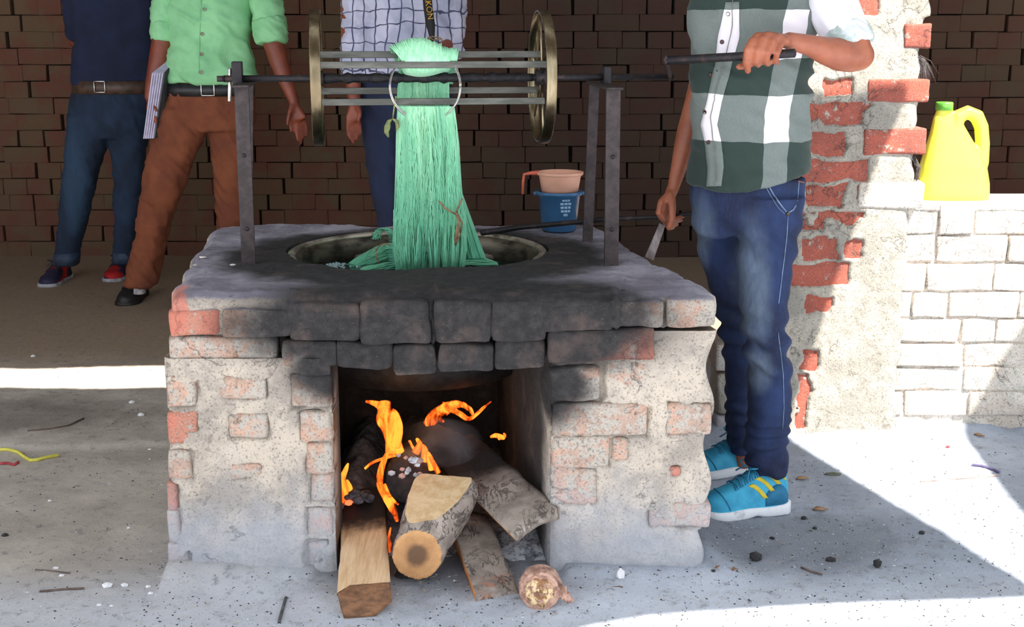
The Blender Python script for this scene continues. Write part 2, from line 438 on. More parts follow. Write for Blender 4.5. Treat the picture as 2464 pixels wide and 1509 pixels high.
# ------------------------------------------------------------------ plaster face with bricks showing through
def brick_obj(parent, x0, x1, z0, z1, y, depth, mat, seed, b=.012, rough=.006, tilt=0., nx=6, name='brick'):
    """one brick, subdivided and worn; front face at y"""
    sx, sz = x1-x0, z1-z0
    bm = bmesh.new(); bmesh.ops.create_cube(bm, size=1)
    bmesh.ops.scale(bm, vec=(sx, depth, sz), verts=bm.verts)
    bmesh.ops.bevel(bm, geom=list(bm.edges), offset=min(b, sz*.3), segments=2, affect='EDGES', profile=.6)
    bmesh.ops.subdivide_edges(bm, edges=[e for e in bm.edges if e.calc_length() > .03], cuts=3, use_grid_fill=True)
    me = bpy.data.meshes.new(name); bm.to_mesh(me); bm.free()
    co = getco(me); q = co+seed*1.37
    co = co+np.stack([fbm(q, 14, 1, 3), fbm(q, 14, 2, 3)*.8, fbm(q, 14, 3, 3)], 1)*rough
    ca, sa = math.cos(tilt), math.sin(tilt)
    co = np.stack([co[:, 0]*ca-co[:, 2]*sa, co[:, 1], co[:, 0]*sa+co[:, 2]*ca], 1)
    setco(me, co); me.polygons.foreach_set('use_smooth', [True]*len(me.polygons))
    o = link(name, me, mat, parent); o.location = (x0+x1)/2, y+depth/2, (z0+z1)/2
    if parent.name in ROOTLOC: o.location -= ROOTLOC[parent.name]
    return o
def rect(px0, py0, px1, py1, Y):
    a = W(px0, py1, Y); b = W(px1, py0, Y); return a.x, b.x, a.z, b.z
def panel(x0, x1, zf0, zf1, y, depth, rects, res=.0065, amp=.005, rec=.016, seed=0, cover=-.1, edge_l=None, edge_r=None):
    """solid block whose front is a plaster heightfield, recessed raggedly where a brick shows"""
    nx = int((x1-x0)/res); nz = int((zf1-zf0)/res)
    U, Vv = np.meshgrid(np.linspace(0, 1, nx+1), np.linspace(0, 1, nz+1))
    z = zf0+(zf1-zf0)*Vv
    xl = x0+(edge_l(z) if edge_l else 0*z); xr = x1+(edge_r(z) if edge_r else 0*z)
    x = xl+(xr-xl)*U
    Q = np.stack([x.ravel(), z.ravel()*0+seed, z.ravel()], 1)
    h = amp*fbm(Q, 7, 2, 5)+amp*.5*fbm(Q, 45, 6, 3)
    jit = np.stack([fbm(Q, 18, 31, 4), fbm(Q, 18, 32, 4)], 1)*.02
    xx = Q[:, 0]+jit[:, 0]; zz = Q[:, 2]+jit[:, 1]; nn = fbm(Q, 11, 44, 4)
    for (a, b, c, d) in rects:
        m = np.minimum(np.minimum(xx-a, b-xx), np.minimum(zz-c, d-zz))
        ins = np.clip((m+.004)/.006, 0, 1)*(nn > cover-.25)
        h = h-rec*ins
    yv = y-h.reshape(x.shape)
    # round the vertical edges back
    e = np.minimum(U*(x1-x0), (1-U)*(x1-x0)); yv = yv+.012*np.exp(-e/.008)
    V = np.stack([x.ravel(), yv.ravel(), z.ravel()], 1); n = len(V); k = (nx+1)
    Bk = V.copy(); Bk[:, 1] = y+depth
    ix = np.arange(n).reshape(nz+1, k)
    f = [np.stack([ix[:-1, :-1].ravel(), ix[:-1, 1:].ravel(), ix[1:, 1:].ravel(), ix[1:, :-1].ravel()], 1)]
    def side(a): f.append(np.stack([a[1:], a[:-1], a[:-1]+n, a[1:]+n], 1))
    side(ix[:, 0]); side(ix[::-1, -1]); side(ix[0, ::-1]); side(ix[-1, :])
    f.append(np.array([[n+ix[0, 0], n+ix[-1, 0], n+ix[-1, -1], n+ix[0, -1]]]))
    return np_mesh('plaster', np.vstack([V, Bk]), np.vstack(f))

# pillar on the right
YP = 4.15
pil_px = [(2050,-30,2115,34),(1985,192,2050,234),(1935,250,2098,299),(1950,320,2036,372),
          (1930,385,2087,437),(1943,448,2036,498),(1905,515,2082,555),(1932,572,2022,628),(2037,574,2082,624),
          (1895,640,2046,688),(1935,715,2006,758),(1928,840,1970,890),(1918,900,1950,1030),(2060,450,2110,482),(1886,580,1912,628),(1925,-20,2000,20)]
rects = [rect(*q, YP) for q in pil_px]
xl, xr = W(1862, 700, YP).x, W(2206, 300, YP).x
pil = structure('wall_pillar', panel(xl, xr, 0, 3.0, YP, .45, rects, seed=5, amp=.0045,
        edge_r=lambda z: .005*np.sin(z*23)+.015*(z > 1.42)+.004*np.sin(z*71)), m_pplaster)
for i, q in enumerate(rects): brick_obj(pil, q[0]-.02, q[1]+.02, q[2]-.012, q[3]+.012, YP+.008, .1, m_redp, i, b=.005, rough=.003)
for i, q in enumerate([(2172,55,2243,115),(2085,190,2238,245),(2075,310,2230,372),(2062,438,2224,500)]):
    a = rect(*q, YP); brick_obj(pil, *a, YP-.006, .2, m_redp if i < 3 else m_white, 50+i, b=.008, rough=.007, tilt=.01*(-1)**i)
# low limewashed wall, course by course
YL = 4.2
lx0, lx1 = W(2110, 800, YL).x-.3, 2.7
courses = [(487,562),(566,630),(634,698),(702,762),(766,822),(826,880),(884,938),(942,998)]
lw = structure('wall_low', panel(lx0, lx1, -.02, .79, YL+.006, .27, [], amp=.012, res=.012, seed=9), m_white)
r = random.Random(9)
for ci, (p0, p1) in enumerate(courses):
    zt, zb = W(2300, p0, YL).z, W(2300, p1, YL).z
    if ci == 0: zt = .805
    x = xr-.01 if ci < 2 else 1.0+.02*ci
    x = max(x-.02, 1.27-.045*ci)+r.uniform(0, .04)
    while x < lx1-.05:
        wd = r.choice((.225, .235, .12, .24)); g = r.uniform(.003, .008)
        brick_obj(lw, x, min(x+wd, lx1), zb-.002, zt-.001, YL-r.uniform(0, .012), .16, m_white, ci*31+x, b=.007, rough=.007, tilt=r.uniform(-.01, .01))
        x += wd+g
zz = [W(2300, p, YL).z for p in (564, 632, 700, 764, 824, 882, 940)]
# capping of mortar on the low wall (jug stands on it)
mb = MB(); mb.box(((lx0+lx1)/2, YL+.14, .792), lx1-lx0, .29, .028, b=.008)
part('mortar_capping', mb, m_white, lw)
# rubble stub behind the man's legs
for i, q in enumerate([(1725,905,1800,1000),(1722,1004,1815,1048),(1724,830,1790,898),(1790,905,1862,1000)]):
    a = rect(*q, YP+.05); brick_obj(pil, a[0], a[1], max(a[2], 0), a[3], YP+.05, .2, m_brick_pale if i else m_pplaster, 80+i, b=.012, rough=.012)
# ------------------------------------------------------------------ the brick stove
YF = 3.0; ZT = .745
stove = thing('brick_stove', 'square plastered brick stove with a soot-blackened arched fire mouth', 'stove', (-.18, 3.55, 0))
sx0, sx1 = -.868, .497
ox0, ox1 = -.454, .098
front_rects = {   # px rects of bricks that show on the front
 'pale': [(403,905,468,978),(538,908,640,958),(700,905,794,980),(722,992,796,1062),(735,1070,797,1140),(745,1146,798,1208),
          (738,1222,798,1296),(738,1306,794,1374),(404,1090,460,1150),(402,1235,432,1305),(405,1312,452,1385),
          (1330,975,1560,1046),(1602,975,1716,1044),(1328,1054,1470,1124),(1330,1130,1440,1212),(1470,1056,1512,1108),(1560,1215,1712,1268),
          (560,1000,640,1055),(560,1120,625,1150)],
 'red': [(402,992,474,1066),(402,1164,424,1230),(1608,1128,1640,1145)],
}
pier_l = [rect(*q, YF) for k in front_rects for q in front_rects[k] if q[0] < 1000]
pier_r = [rect(*q, YF) for k in front_rects for q in front_rects[k] if q[0] > 1000]
zl, zr = W(600, 806, YF).z, W(1650, 792, YF).z
part('pier', panel(sx0, ox0, -.03, zl-.06, YF, .14, pier_l, seed=1, amp=.008, res=.0055, rec=.017), m_plaster, stove)
part('pier', panel(ox1, sx1, -.03, zr-.005, YF, 1.12, pier_r+[rect(1316,878,1452,972,YF)], seed=2, amp=.007, res=.0055, rec=.017,
     edge_r=lambda z: .012*np.sin(z*31)-.012*(z < .12)), m_plaster, stove)
for _o in C.objects:
    if _o.name.startswith('pier') and _o.location.x > -10:
        _c = getco(_o.data)
        if _c[:, 0].min() > 0:
            _c[:, 0] = np.where(_c[:, 1] > 3.3, np.minimum(_c[:, 0], .27), _c[:, 0]); setco(_o.data, _c)
        else:
            pass
mb = MB(); mb.box(((sx0-.545)/2, YF+.62, .29), -.545-sx0, 1.0, .62); part('side_wall', remesh(mb, .02, 0, 'side_wall'), m_plaster, stove)
k = 0
for kind, m in (('pale', m_brick_pale), ('red', m_brick_red)):
    for q in front_rects[kind]:
        a = rect(*q, YF); k += 1
        big = (a[1]-a[0]) > .07
        brick_obj(stove, a[0]-(.012 if q[0] > 410 and q[0] < 690 else 0), a[1], a[2]-.004, a[3]+.003, YF+(.001 if big else .004), .11, m, k, b=.012, rough=.008)
# courses that stand clear of the plaster: above the mouth and the shoulder courses
m_soot = m_brick_pale
for i, (q, tl, dy, m) in enumerate([((405,812,662,893),.0,.002,m_brick_pale),((675,820,808,884),-.015,.0,m_brick_pale),((813,824,945,892),.0,.0,m_brick_pale),
        ((947,830,1046,903),.03,-.006,m_brick_pale),((1056,830,1188,894),-.01,-.004,m_brick_pale),((1190,818,1309,888),.02,.0,m_brick_pale),
        ((1316,792,1575,868),.035,-.014,m_brick_red),((1320,884,1443,963),.01,-.008,m_brick_pale),((1458,868,1560,955),.0,.004,m_brick_pale)]):
    a = rect(*q, YF); brick_obj(stove, *a, YF+dy, .16, m, 120+i, b=.014, rough=.009, tilt=tl, name='arch_brick' if 1 <= i <= 5 else 'brick')
# core behind the arch and back / side walls of the chamber
mb = MB()
mb.box(((ox0+ox1)/2-.02, YF+.17, .60), ox1-ox0+.30, .22, .10); mb.box((sx0+.12, YF+.55, .6), .2, 1.06, .11); mb.box((sx1-.27, YF+.5, .6), .15, .95, .10)
mb.box(((sx0+sx1)/2-.13, 4.02, .34), sx1-sx0-.27, .2, .68)
me = remesh(mb, .015, 0, 'core'); disp(me, lambda c, n: .006*fbm(c, 12, 3)); part('core', me, m_plaster, stove)
# inner jamb on the right narrows the chamber
mb = MB(); jr = []
for y, x in ((3.02, .095), (3.2, .06), (3.5, .0), (3.95, -.05)):
    jr.append([Vector((x, y, -.02)), Vector((.2, y, -.02)), Vector((.2, y, .60)), Vector((x, y, .60))])
mb.rings(jr); me = remesh(mb, .01, 0, 'inner_jamb'); disp(me, lambda c, n: .010*fbm(c, 11, 9)); part('inner_jamb', me, m_plaster, stove)

# deck slab with the pot hole
PC = Vector((-.28, 3.655, 0))
outl = [(406,712),(500,709),(700,708),(1040,705),(1300,711),(1480,712),(1640,702),(1722,699),(1700,680),(1640,655),(1592,640),(1545,612),(1500,580),(1455,550),(1430,541),
        (1200,541),(900,541),(620,538),(540,540),(512,544),(497,562),(486,590),(462,612),(440,655),(424,676)]
op = [G(x, y, ZT) for x, y in outl]
for p in op[:8]: p.y = max(p.y, 2.985)
def hit(th):
    d = Vector((math.cos(th), math.sin(th))); best = 9
    for i in range(len(op)):
        a = op[i].xy-PC.xy; b = op[(i+1) % len(op)].xy-PC.xy; e = b-a
        den = d.x*e.y-d.y*e.x
        if abs(den) < 1e-9: continue
        t = (a.x*e.y-a.y*e.x)/den; u = (a.x*d.y-a.y*d.x)/den
        if t > 0 and -1e-6 <= u <= 1+1e-6: best = min(best, t)
    return best
NTH, NS = 520, 60
def hole(th): return .385-.055*max(0, -math.sin(th))**2
rows = []
ths = [2*PI*i/NTH for i in range(NTH)]
hr = [hole(t) for t in ths]; orr = [hit(t) for t in ths]
def circ(rs, z): return [Vector((PC.x+math.cos(t)*rs[i], PC.y+math.sin(t)*rs[i], z if not hasattr(z, '__len__') else z[i])) for i, t in enumerate(ths)]
def bottom(i):
    x = PC.x+math.cos(ths[i])*orr[i]; t = min(max((x-sx0)/(sx1-sx0), 0), 1)
    xs_ = [0, .2, .42, .5, .62, .72, .80, .9, 1.0]; zs_ = [.646, .642, .636, .634, .642, .656, .670, .658, .660]
    return float(np.interp(t, xs_, zs_))
bz = [bottom(i) for i in range(NTH)]
rings_ = [circ(hr, .60), circ(hr, .66), circ(hr, .72), circ([h+.004 for h in hr], ZT-.006)]
for s in np.linspace(0, 1, NS)[0:]:
    q = .012+s*.97
    rings_.append(circ([hr[i]+(orr[i]-hr[i])*q for i in range(NTH)], ZT-.012*(s > .93)*((s-.93)/.07)))
for s in np.linspace(.1, 1, 14):
    rings_.append(circ([orr[i]+.004*math.sin(s*PI) for i in range(NTH)], [ZT-.012+(bz[i]-ZT+.012)*s for i in range(NTH)]))
rings_.append(circ([orr[i]-.06 for i in range(NTH)], [b+.002 for b in bz])); rings_.append(circ([h+.05 for h in hr], .62))
mb = MB(); mb.rings(rings_, closed=True)
me = mb.mesh('deck_slab'); 
def dk(c, n):
    topm = n[:, 2] > .6
    side = 1-topm
    d = .005*fbm(c, 9, 3, 5)+.002*fbm(c, 60, 5, 3)
    d = d+side*(.012*fbm(c, 9, 6, 4))
    # joints between the big blocks of the front edge
    fr = (c[:, 1] < 3.06)&(c[:, 2] > .6)
    for xj, wd, dp in ((W(1040, 760, 3).x, .006, .022), (W(1476, 740, 3).x, .004, .015), (W(1180, 740, 3).x, .006, .004), (W(610, 760, 3).x, .008, .006), (W(1590, 760, 3).x, .006, .006)):
        xc = xj+.006*np.sin(c[:, 2]*60)
        d = d-fr*dp*np.exp(-((c[:, 0]-xc)/wd)**2)
    xj = W(1040, 690, 3.1).x      # crack running back to the pot
    d = d-topm*(c[:, 1] < 3.3)*.012*np.exp(-((c[:, 0]-xj-.006*np.sin(c[:, 1]*50))/.004)**2)
    return d
disp(me, dk); part('deck_slab', me, m_plaster, stove)
for i, (q, m, tl) in enumerate([((408,742,531,806),m_brick_red,.0),((534,740,700,810),m_brick_pale,.0),((702,726,868,818),m_brick_pale,-.01),((870,722,1035,826),m_brick_pale,.01),
        ((1047,722,1182,824),m_brick_pale,.0),((1184,722,1312,816),m_brick_pale,.012),((1314,724,1473,796),m_brick_pale,.02),((1481,722,1600,784),m_brick_pale,-.01),((1602,720,1722,786),m_brick_pale,.0)]):
    a = rect(*q, YF); brick_obj(stove, *a, YF-.018, .06, m, 300+i, b=.014, rough=.010, tilt=tl, name='edge_block')
bpy.context.view_layer.update()

# flakes lying on the deck
m_flake = simple('pale_flake', (214, 208, 200), (170, 160, 150)); m_char = simple('charcoal', (30, 28, 30), (54, 52, 54), sc=60, rough=.8, bd=.003)
m_ash = simple('ash', (206, 210, 218), (150, 152, 160), sc=40, rough=.95, bs=200, bd=.003, lo=.4, hi=.6)
def lump(c, s, seed, squash=.7, n=2, rough=.35):
    bm = bmesh.new(); bmesh.ops.create_icosphere(bm, subdivisions=n, radius=1)
    me = bpy.data.meshes.new('l'); bm.to_mesh(me); bm.free(); co = getco(me)
    co = co*(1+rough*fbm(co, 1.7, seed, 3)[:, None]); co = co*np.array(s if hasattr(s, '__len__') else (s, s, s*squash))
    co[:, 2] -= co[:, 2].min(); setco(me, co+np.array(tuple(c))); return me
for i, (px, py, s) in enumerate([(488,622,.010),(470,640,.007),(560,640,.009),(655,650,.010),(708,700,.012),(1500,700,.006)]):
    p = G(px, py, ZT); me = lump((p.x, p.y, ZT), (s, s*.7, s*.35), i)
    single('flake' if i < 3 else 'soot_crumb', me, m_flake if i < 3 else m_char,
      ['curled white flake near the left rear deck edge','small pale flake at the left deck edge','cream flake beside the left stand foot',
       'black soot crumb in front of the left stand','wide black soot crumb at the deck front','tiny soot crumb on the right of the deck'][i], 'flake' if i < 3 else 'crumb', smooth=False)

# ------------------------------------------------------------------ cauldron and dye bath
pot = thing('dye_cauldron', 'round steel dye cauldron with a thick worn rim sunk into the stove top', 'cauldron', (PC.x, PC.y, .38))
c = Vector((PC.x, PC.y, 0))
m_pot = simple('sooty_steel', (40, 38, 38), (22, 21, 22), rough=.6, metal=.4, bd=.003, bs=40)
m_wallst = simple('stained_steel', (120, 112, 98), (52, 48, 42), sc=11, rough=.45, metal=.7, stretch=(1, 1, 2.5))
m_rim = simple('dull_steel_rim', (206, 198, 180), (120, 112, 98), sc=14, rough=.42, metal=.75, bs=60, bd=.0015, stretch=(1, 1, 2))
mb = MB(); mb.lathe(c, [(.365, .715), (.362, .60), (.350, .45), (.31, .395), (.20, .382), (.001, .38), (.001, .388), (.20, .39), (.30, .403), (.342, .455), (.354, .60), (.358, .715)], 72, closed=True)
part('bowl', mb, m_pot, pot)
mb = MB(); prof = [(.384, .718), (.384, .728), (.378, .733), (.366, .734), (.356, .728), (.350, .714), (.347, .66), (.352, .66), (.356, .71), (.37, .72)]
mb.lathe(c, prof+[], 96, closed=True); me = mb.mesh('rim'); _c = getco(me); _c[:, 2] -= .03*np.clip((c.y-.12-_c[:, 1])/.06, 0, 1); setco(me, _c); part('rim', me, m_wallst, pot)
mb = MB(); mb.lathe(c, [(.372+.012*math.cos(a), .734+.010*math.sin(a)) for a in [2*PI*i/12 for i in range(12)]], 96, closed=True); me = mb.mesh('rim_highlight_bead'); _c = getco(me); _c[:, 2] -= .03*np.clip((c.y-.12-_c[:, 1])/.06, 0, 1); setco(me, _c); part('rim_highlight_bead', me, m_rim, pot)  # pale steel bead added to give the rim its highlight band
mb = MB(); ZL = .668
def bath_mat():
    t = NT('green_dye_bath'); 
    c = t.mix(t.ell((-.20, 3.50, ZL), (.22, .16, 1), .4, .2, 10), lin((18, 34, 32)), lin((38, 120, 100)))
    return t.fin(c, .08, 0, t.bump(t.noise(26, 4), .004, .6))
pts = [[Vector((c.x+math.cos(t_)*r_, c.y+math.sin(t_)*r_, ZL+.0012*math.sin(r_*90+t_*3)*(r_ < .34))) for t_ in [2*PI*i/80 for i in range(80)]] for r_ in np.linspace(.001, .356, 30)]
mb.rings(pts, cap=False); single('dye_bath', mb, bath_mat(), 'dark green dye liquid filling the sunken cauldron', 'liquid', kind='stuff')
mb = MB(); r = random.Random(4)
for i in range(520):
    th = r.uniform(PI*.80, PI*1.12) if i % 3 else r.uniform(-.25, .12); rad = .335-abs(r.gauss(0, .035)) if i % 3 else .30-abs(r.gauss(0, .05))
    q = Vector((c.x+math.cos(th)*rad, c.y+math.sin(th)*rad, ZL)); s = r.uniform(.002, .006)
    mb.RL([(q+Vector((0, 0, -s*.3)), Vector((s, 0, 0)), Vector((0, s, 0))), (q+Vector((0, 0, s*.3)), Vector((s*.9, 0, 0)), Vector((0, s*.9, 0))), (q+Vector((0, 0, s*.6)), Vector((s*.4, 0, 0)), Vector((0, s*.4, 0)))], 6)
m_foam = NT('foam').fin(lin((176, 206, 210)), .15, 0, Alpha=.75)
single('foam', mb, m_foam, 'pale bubbles floating against the wall of the cauldron', 'foam', kind='stuff')

# ------------------------------------------------------------------ two stands, shaft, reel, crank
PH = .13; RA = Vector((math.cos(PH), math.sin(PH), 0)); RB = Vector((-math.sin(PH), math.cos(PH), 0)); Zv = Vector((0, 0, 1))
RO = Vector((-.237, 3.58, 1.247))
def L(x, y=0, z=0): return RO+RA*x+RB*y+Zv*z
def angle_post(name, foot, top, wd, th, parent, mat):
    """L-section upright"""
    mb = MB(); d = top-foot; n = 10; rings = []
    for i in range(n):
        q = foot+d*(i/(n-1)); w2 = wd/2
        pr = [(-w2, 0), (w2, 0), (w2, th), (-w2+th, th), (-w2+th, wd*.8), (-w2, wd*.8)]
        if name == 'mirror': pass
        rings.append([q+Vector((a, b, 0)) for a, b in pr])
    mb.rings(rings); return part('leg', mb, mat, parent, False)
def stand(label, fx, fy, rx, ry, tx0, tz):
    t = thing('reel_stand', label, 'stand', (fx, (fy+ry)/2, ZT))
    f0 = Vector((fx, fy, ZT-.01)); f1 = Vector((tx0, fy, tz)); g0 = Vector((rx, ry, ZT-.01)); g1 = Vector((tx0+(rx-fx)*.6, ry, tz))
    angle_post('leg', f0, f1, .038, .006, t, m_post); angle_post('leg', g0, g1, .030, .006, t, m_post)
    mb = MB(); mid = (f1+g1)/2; d = (g1-f1); ln = d.length+.06; d.normalize()
    mb.box(mid+Vector((0, 0, .004)), .046, ln, .008, X=(d.y, -d.x, 0), Y=d, b=.002)
    part('top_plate', mb, m_post, t, False)
    for zz_ in (.11, .31):
        mb = MB(); q = f0+(f1-f0)*zz_/.49+Vector((0, -.001, 0))
        mb.RL([(q, Vector((.006, 0, 0)), Vector((0, 0, .006))), (q-Vector((0, .003, 0)), Vector((.005, 0, 0)), Vector((0, 0, .005)))], 8); part('rivet', mb, m_iron, t)
    return t
s1 = stand('left rusty steel stand for the reel, standing left of the cauldron', -.728, 3.39, -.79, 3.66, -.725, 1.228)
s2 = stand('right rusty steel stand for the reel, beside the blue bucket', .275, 3.39, .232, 3.78, .272, 1.222)
for st, xl_, px0, px1, py0, py1 in ((s1, -.52, 561, 582, 148, 208), (s2, .50, 1449, 1468, 160, 206)):
    q = L(xl_); a = W(px0, py1, q.y); b = W(px1, py0, q.y)
    mb = MB(); z0_ = (1.232 if st is s1 else 1.228)
    mb.box(((a.x+b.x)/2, q.y, (z0_+b.z)/2), (b.x-a.x), .05, b.z-z0_, X=RA, Y=RB, b=.002); part('bearing_block', mb, m_iron, st, False)
    if st is s1:
        mb = MB(); a2 = W(553, 166, q.y); b2 = W(552, 243, q.y); mb.tube([a2, a2.lerp(b2, .5), b2], .0052, 10, rnd=.5)
        part('pin', mb, m_wire, st, label='bright steel pin')
reel = thing('yarn_reel', 'hand-cranked reel of slats between two spoked steel wheels', 'reel', RO)
mb = MB(); mb.tube([L(-.565), L(-.3), L(0), L(.3), L(.71)], .0095, 14); mb.box(L(-.573), .02, .02, .016, X=RA, Y=RB); part('shaft', mb, m_iron, reel)
mb = MB(); pts = [L(-.30+.6*i/40) for i in range(41)]; rr_ = [.0115+.003*math.sin(i*2.1)*math.cos(i*.7)+.0015*(i % 3) for i in range(41)]
mb.tube(pts, rr_, 12); part('crusted_sleeve', mb, m_dirty, reel)
for xw in (-.31, .325):
    mb = MB(); R0, R1 = .181, .187; n = 96
    rg = [[L(xw+dx)+RB*(math.cos(2*PI*k/n)*rad)+Zv*(math.sin(2*PI*k/n)*rad) for k in range(n)] for dx, rad in ((-.0145, R0), (-.0145, R1), (-.012, R1+.001), (.012, R1+.001), (.0145, R1), (.0145, R0))]
    mb.rings(rg, closed=True); rim = part('wheel_rim', mb, m_steel, reel)
    mb = MB(); mb.tube([L(xw-.018), L(xw+.018)], .022, 16); part('hub', mb, m_iron, rim)
    for k in range(6):
        a = k*PI/3+.35; d = RB*math.cos(a)+Zv*math.sin(a)
        mb = MB(); mb.tube([L(xw)+d*.015, L(xw)+d*.183], .0035, 8); part('spoke', mb, m_steel, rim)
for a in (math.atan2(.064, .038), math.atan2(.038, -.064), math.atan2(-.064, -.038), math.atan2(-.038, .064)):
    d = RB*math.cos(a)+Zv*math.sin(a); mb = MB()
    mb.box(L(.0075)+d*.0745, .64, .011, .019, X=RA, Y=RB, Z=Zv, b=.001)
    part('slat', mb, m_slat, reel, False)
mb = MB(); A0 = L(.70); A1 = W(1603, 146, 3.44); dcr = (A1-A0)
mb.tube([A0-dcr*.08, A0, A1, A1+dcr*.05], .013, 4, flat=.55); part('crank_arm', mb, m_post, reel, False)
HA, HB = A1.copy(), W(1912, 128, 3.28)
mb = MB(); mb.tube([HA, HA.lerp(HB, .5), HB], .0115, 16, rnd=.3); part('crank_handle', mb, m_iron, reel)
# wire hoop threaded through the skein
HC = W(1022, 208, 3.50); hr_ = RR(84, 208, 3.50)
mb = MB(); n = 80; pts = []
for k in range(n+1):
    a = 2*PI*k/n
    dy = .045*max(0, math.sin(a))-.0+(.035*max(0, -math.sin(a)-.55))
    pts.append(HC+Vector((math.cos(a)*hr_*1.01, dy, math.sin(a)*hr_)))
mb.tube(pts, .0024, 8); mb.tube([p+Vector((.003, -.003, .002)) for p in pts], .0016, 6)
single('wire_hoop', mb, m_wire, 'thin bright wire hoop threaded round the green skein on the reel', 'hoop')

# ------------------------------------------------------------------ green skein
def yarn_mat():
    t = NT('green_yarn'); x, y, z = t.xyz()
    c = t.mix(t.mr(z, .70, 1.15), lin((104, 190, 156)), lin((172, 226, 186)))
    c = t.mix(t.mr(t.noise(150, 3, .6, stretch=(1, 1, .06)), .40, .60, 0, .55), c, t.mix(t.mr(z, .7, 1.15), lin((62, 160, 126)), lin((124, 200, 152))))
    c = t.mix(t.mr(t.noise(9, 5, stretch=(1, 1, .25)), .42, .62, 0, .7), c, lin((116, 196, 156)))
    return t.fin(c, .85, 0, t.bump(t.noise(500, 3), .001, .6), Sheen_Weight=.2)
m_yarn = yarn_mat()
skein = thing('yarn_skein', 'long wet mint-green yarn skein hanging from the reel into the dye', 'skein', L(0, 0, -.5))
def prof_at(tab, py): return float(np.interp(py, [q[0] for q in tab], [q[1] for q in tab]))
def strands(name, N, yl, left, right, Y0, thick, seed, rad=(.0011, .0021), cross=.0, segs=34, bulge=None, core=True, label=None, drift=.02, wob_=.0):
    r = random.Random(seed); mb = MB(); y0, y1 = yl
    pys = [y0+(y1-y0)*i/(segs-1) for i in range(segs)]
    def YY(py, u, d):
        b = bulge(py) if bulge else 1
        return Y0(py)-thick*b*d*math.sqrt(max(0, 1-(2*u-1)**2*.92))
    for i in range(N):
        u = r.random(); d = r.uniform(.72, 1.12); ph = r.uniform(0, 6.28); fr = r.uniform(.6, 1.6); am = r.uniform(.2, 1)*drift
        du = r.gauss(0, cross); pts = []
        lo = r.uniform(0, .06) if r.random() < .5 else 0
        for j, py in enumerate(pys):
            t = j/(segs-1); uu = u+du*(t-.3)+am*math.sin(ph+fr*6.28*t)+.006*math.sin(j*1.7+ph)
            d2 = d*(1+.16*math.sin(uu*17+t*2.2+seed)+.10*math.sin(uu*41-t*3))
            g = .02*math.sin(u*40+t*3)+wob_*math.sin(t*5+u*6+seed)           # clumping
            uu = min(max(uu+g, 0), 1)
            px = prof_at(left, py)*(1-uu)+prof_at(right, py)*uu
            pts.append(W(px, py, YY(py, uu, d2)))
        mb.tube(pts, r.uniform(*rad), 4, cap=False)
    if core:
        rs = []
        for py in pys:
            l_, r_ = prof_at(left, py), prof_at(right, py); b = bulge(py) if bulge else 1
            cc = W((l_+r_)/2, py, Y0(py)); hw = RR((r_-l_)/2, py, Y0(py)).__abs__()
            rs.append((cc, Vector((hw*.97, 0, 0)), Vector((0, thick*b*.78, 0))))
        mb.RL(rs, 40)
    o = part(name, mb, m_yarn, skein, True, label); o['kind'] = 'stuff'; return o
Yc = 3.545
# sheet behind the shaft
strands('rear_strands', 240, (138, 275), [(138, 958), (275, 957)], [(138, 1079), (275, 1080)], lambda p: 3.625, .012, 2, cross=.05)
# main fall
Lm = [(256,958),(300,955),(400,953),(500,950),(580,946),(652,946)]; Rm = [(256,1092),(300,1098),(350,1104),(450,1110),(520,1116),(580,1122),(652,1120)]
strands('front_strands', 640, (256, 606), Lm, Rm, lambda p: 3.525+.03*(p-256)/400, .045, 3, cross=.16, segs=44, drift=.035, wob_=.02,
        bulge=lambda p: .35+.65*min(1, (p-250)/90))
# lobes resting in the bath
for i, (l0, l1, b0, b1) in enumerate([(948, 1036, 948, 1030), (1016, 1072, 1028, 1062), (1060, 1120, 1058, 1120)]):
    strands('lobe', 190, (505, 655), [(505, l0), (600, b0-3), (655, b0+8)], [(505, l1), (600, b1+3), (655, b1-6)], lambda p: 3.545, .074+.012*(i != 1), 20+i, cross=.05,
            bulge=lambda p: (.05+.78*math.sin(min(1, max(0, (p-505)/110))*PI*.5))*(1 if p < 618 else 1-.75*((p-618)/37)**2), segs=24)
# darker rear skein at the right
strands('side_strands', 220, (450, 622), [(450, 1088), (540, 1098), (622, 1100)], [(450, 1106), (540, 1138), (600, 1160), (622, 1168)], lambda p: 3.63, .03, 9, cross=.05, segs=20)
# top wrap over the slats
def arc_strands():
    r = random.Random(12); mb = MB()
    for i in range(420):
        u = r.random(); lean = r.gauss(0, .006); k = r.uniform(.97, 1.03); pts = []
        uL = (u-.5)
        ht = .122*(.72+.28*math.sin(min(1, max(0, u*1.15+.05))*PI))*k
        for j in range(22):
            t = j/21; a = t*PI
            y = -math.cos(a)*(.058 if t < .5 else .075)-.022*math.sin(a)*(t < .5); z = .034*(1-t*1.6)+math.sin(a)*ht*.82
            xx = uL*.142+lean*math.sin(a)-.016*math.sin(a)*(1-u)*2+.012*(t-.5)*math.sin(a)+.001*math.sin(i+j*.5)
            pts.append(L(.005+xx, y, z))
        mb.tube(pts, r.uniform(.0012, .0021), 4, cap=False)
    rs = []
    for j in range(14):
        x = -.078+.156*j/13; h = .86*.1*(.72+.28*math.sin(min(1, max(0, j/13*1.15+.05))*PI))*(.55 if j in (0, 13) else .93)
        rs.append((L(.005+x*.93-.010, -.002, .050), RB*.068*(.6 if j in (0, 13) else 1), Zv*h*.60))
    mb.RL(rs, 24, rnd=.3)
    o = part('top_wrap', mb, m_yarn, skein); o['kind'] = 'stuff'
arc_strands()
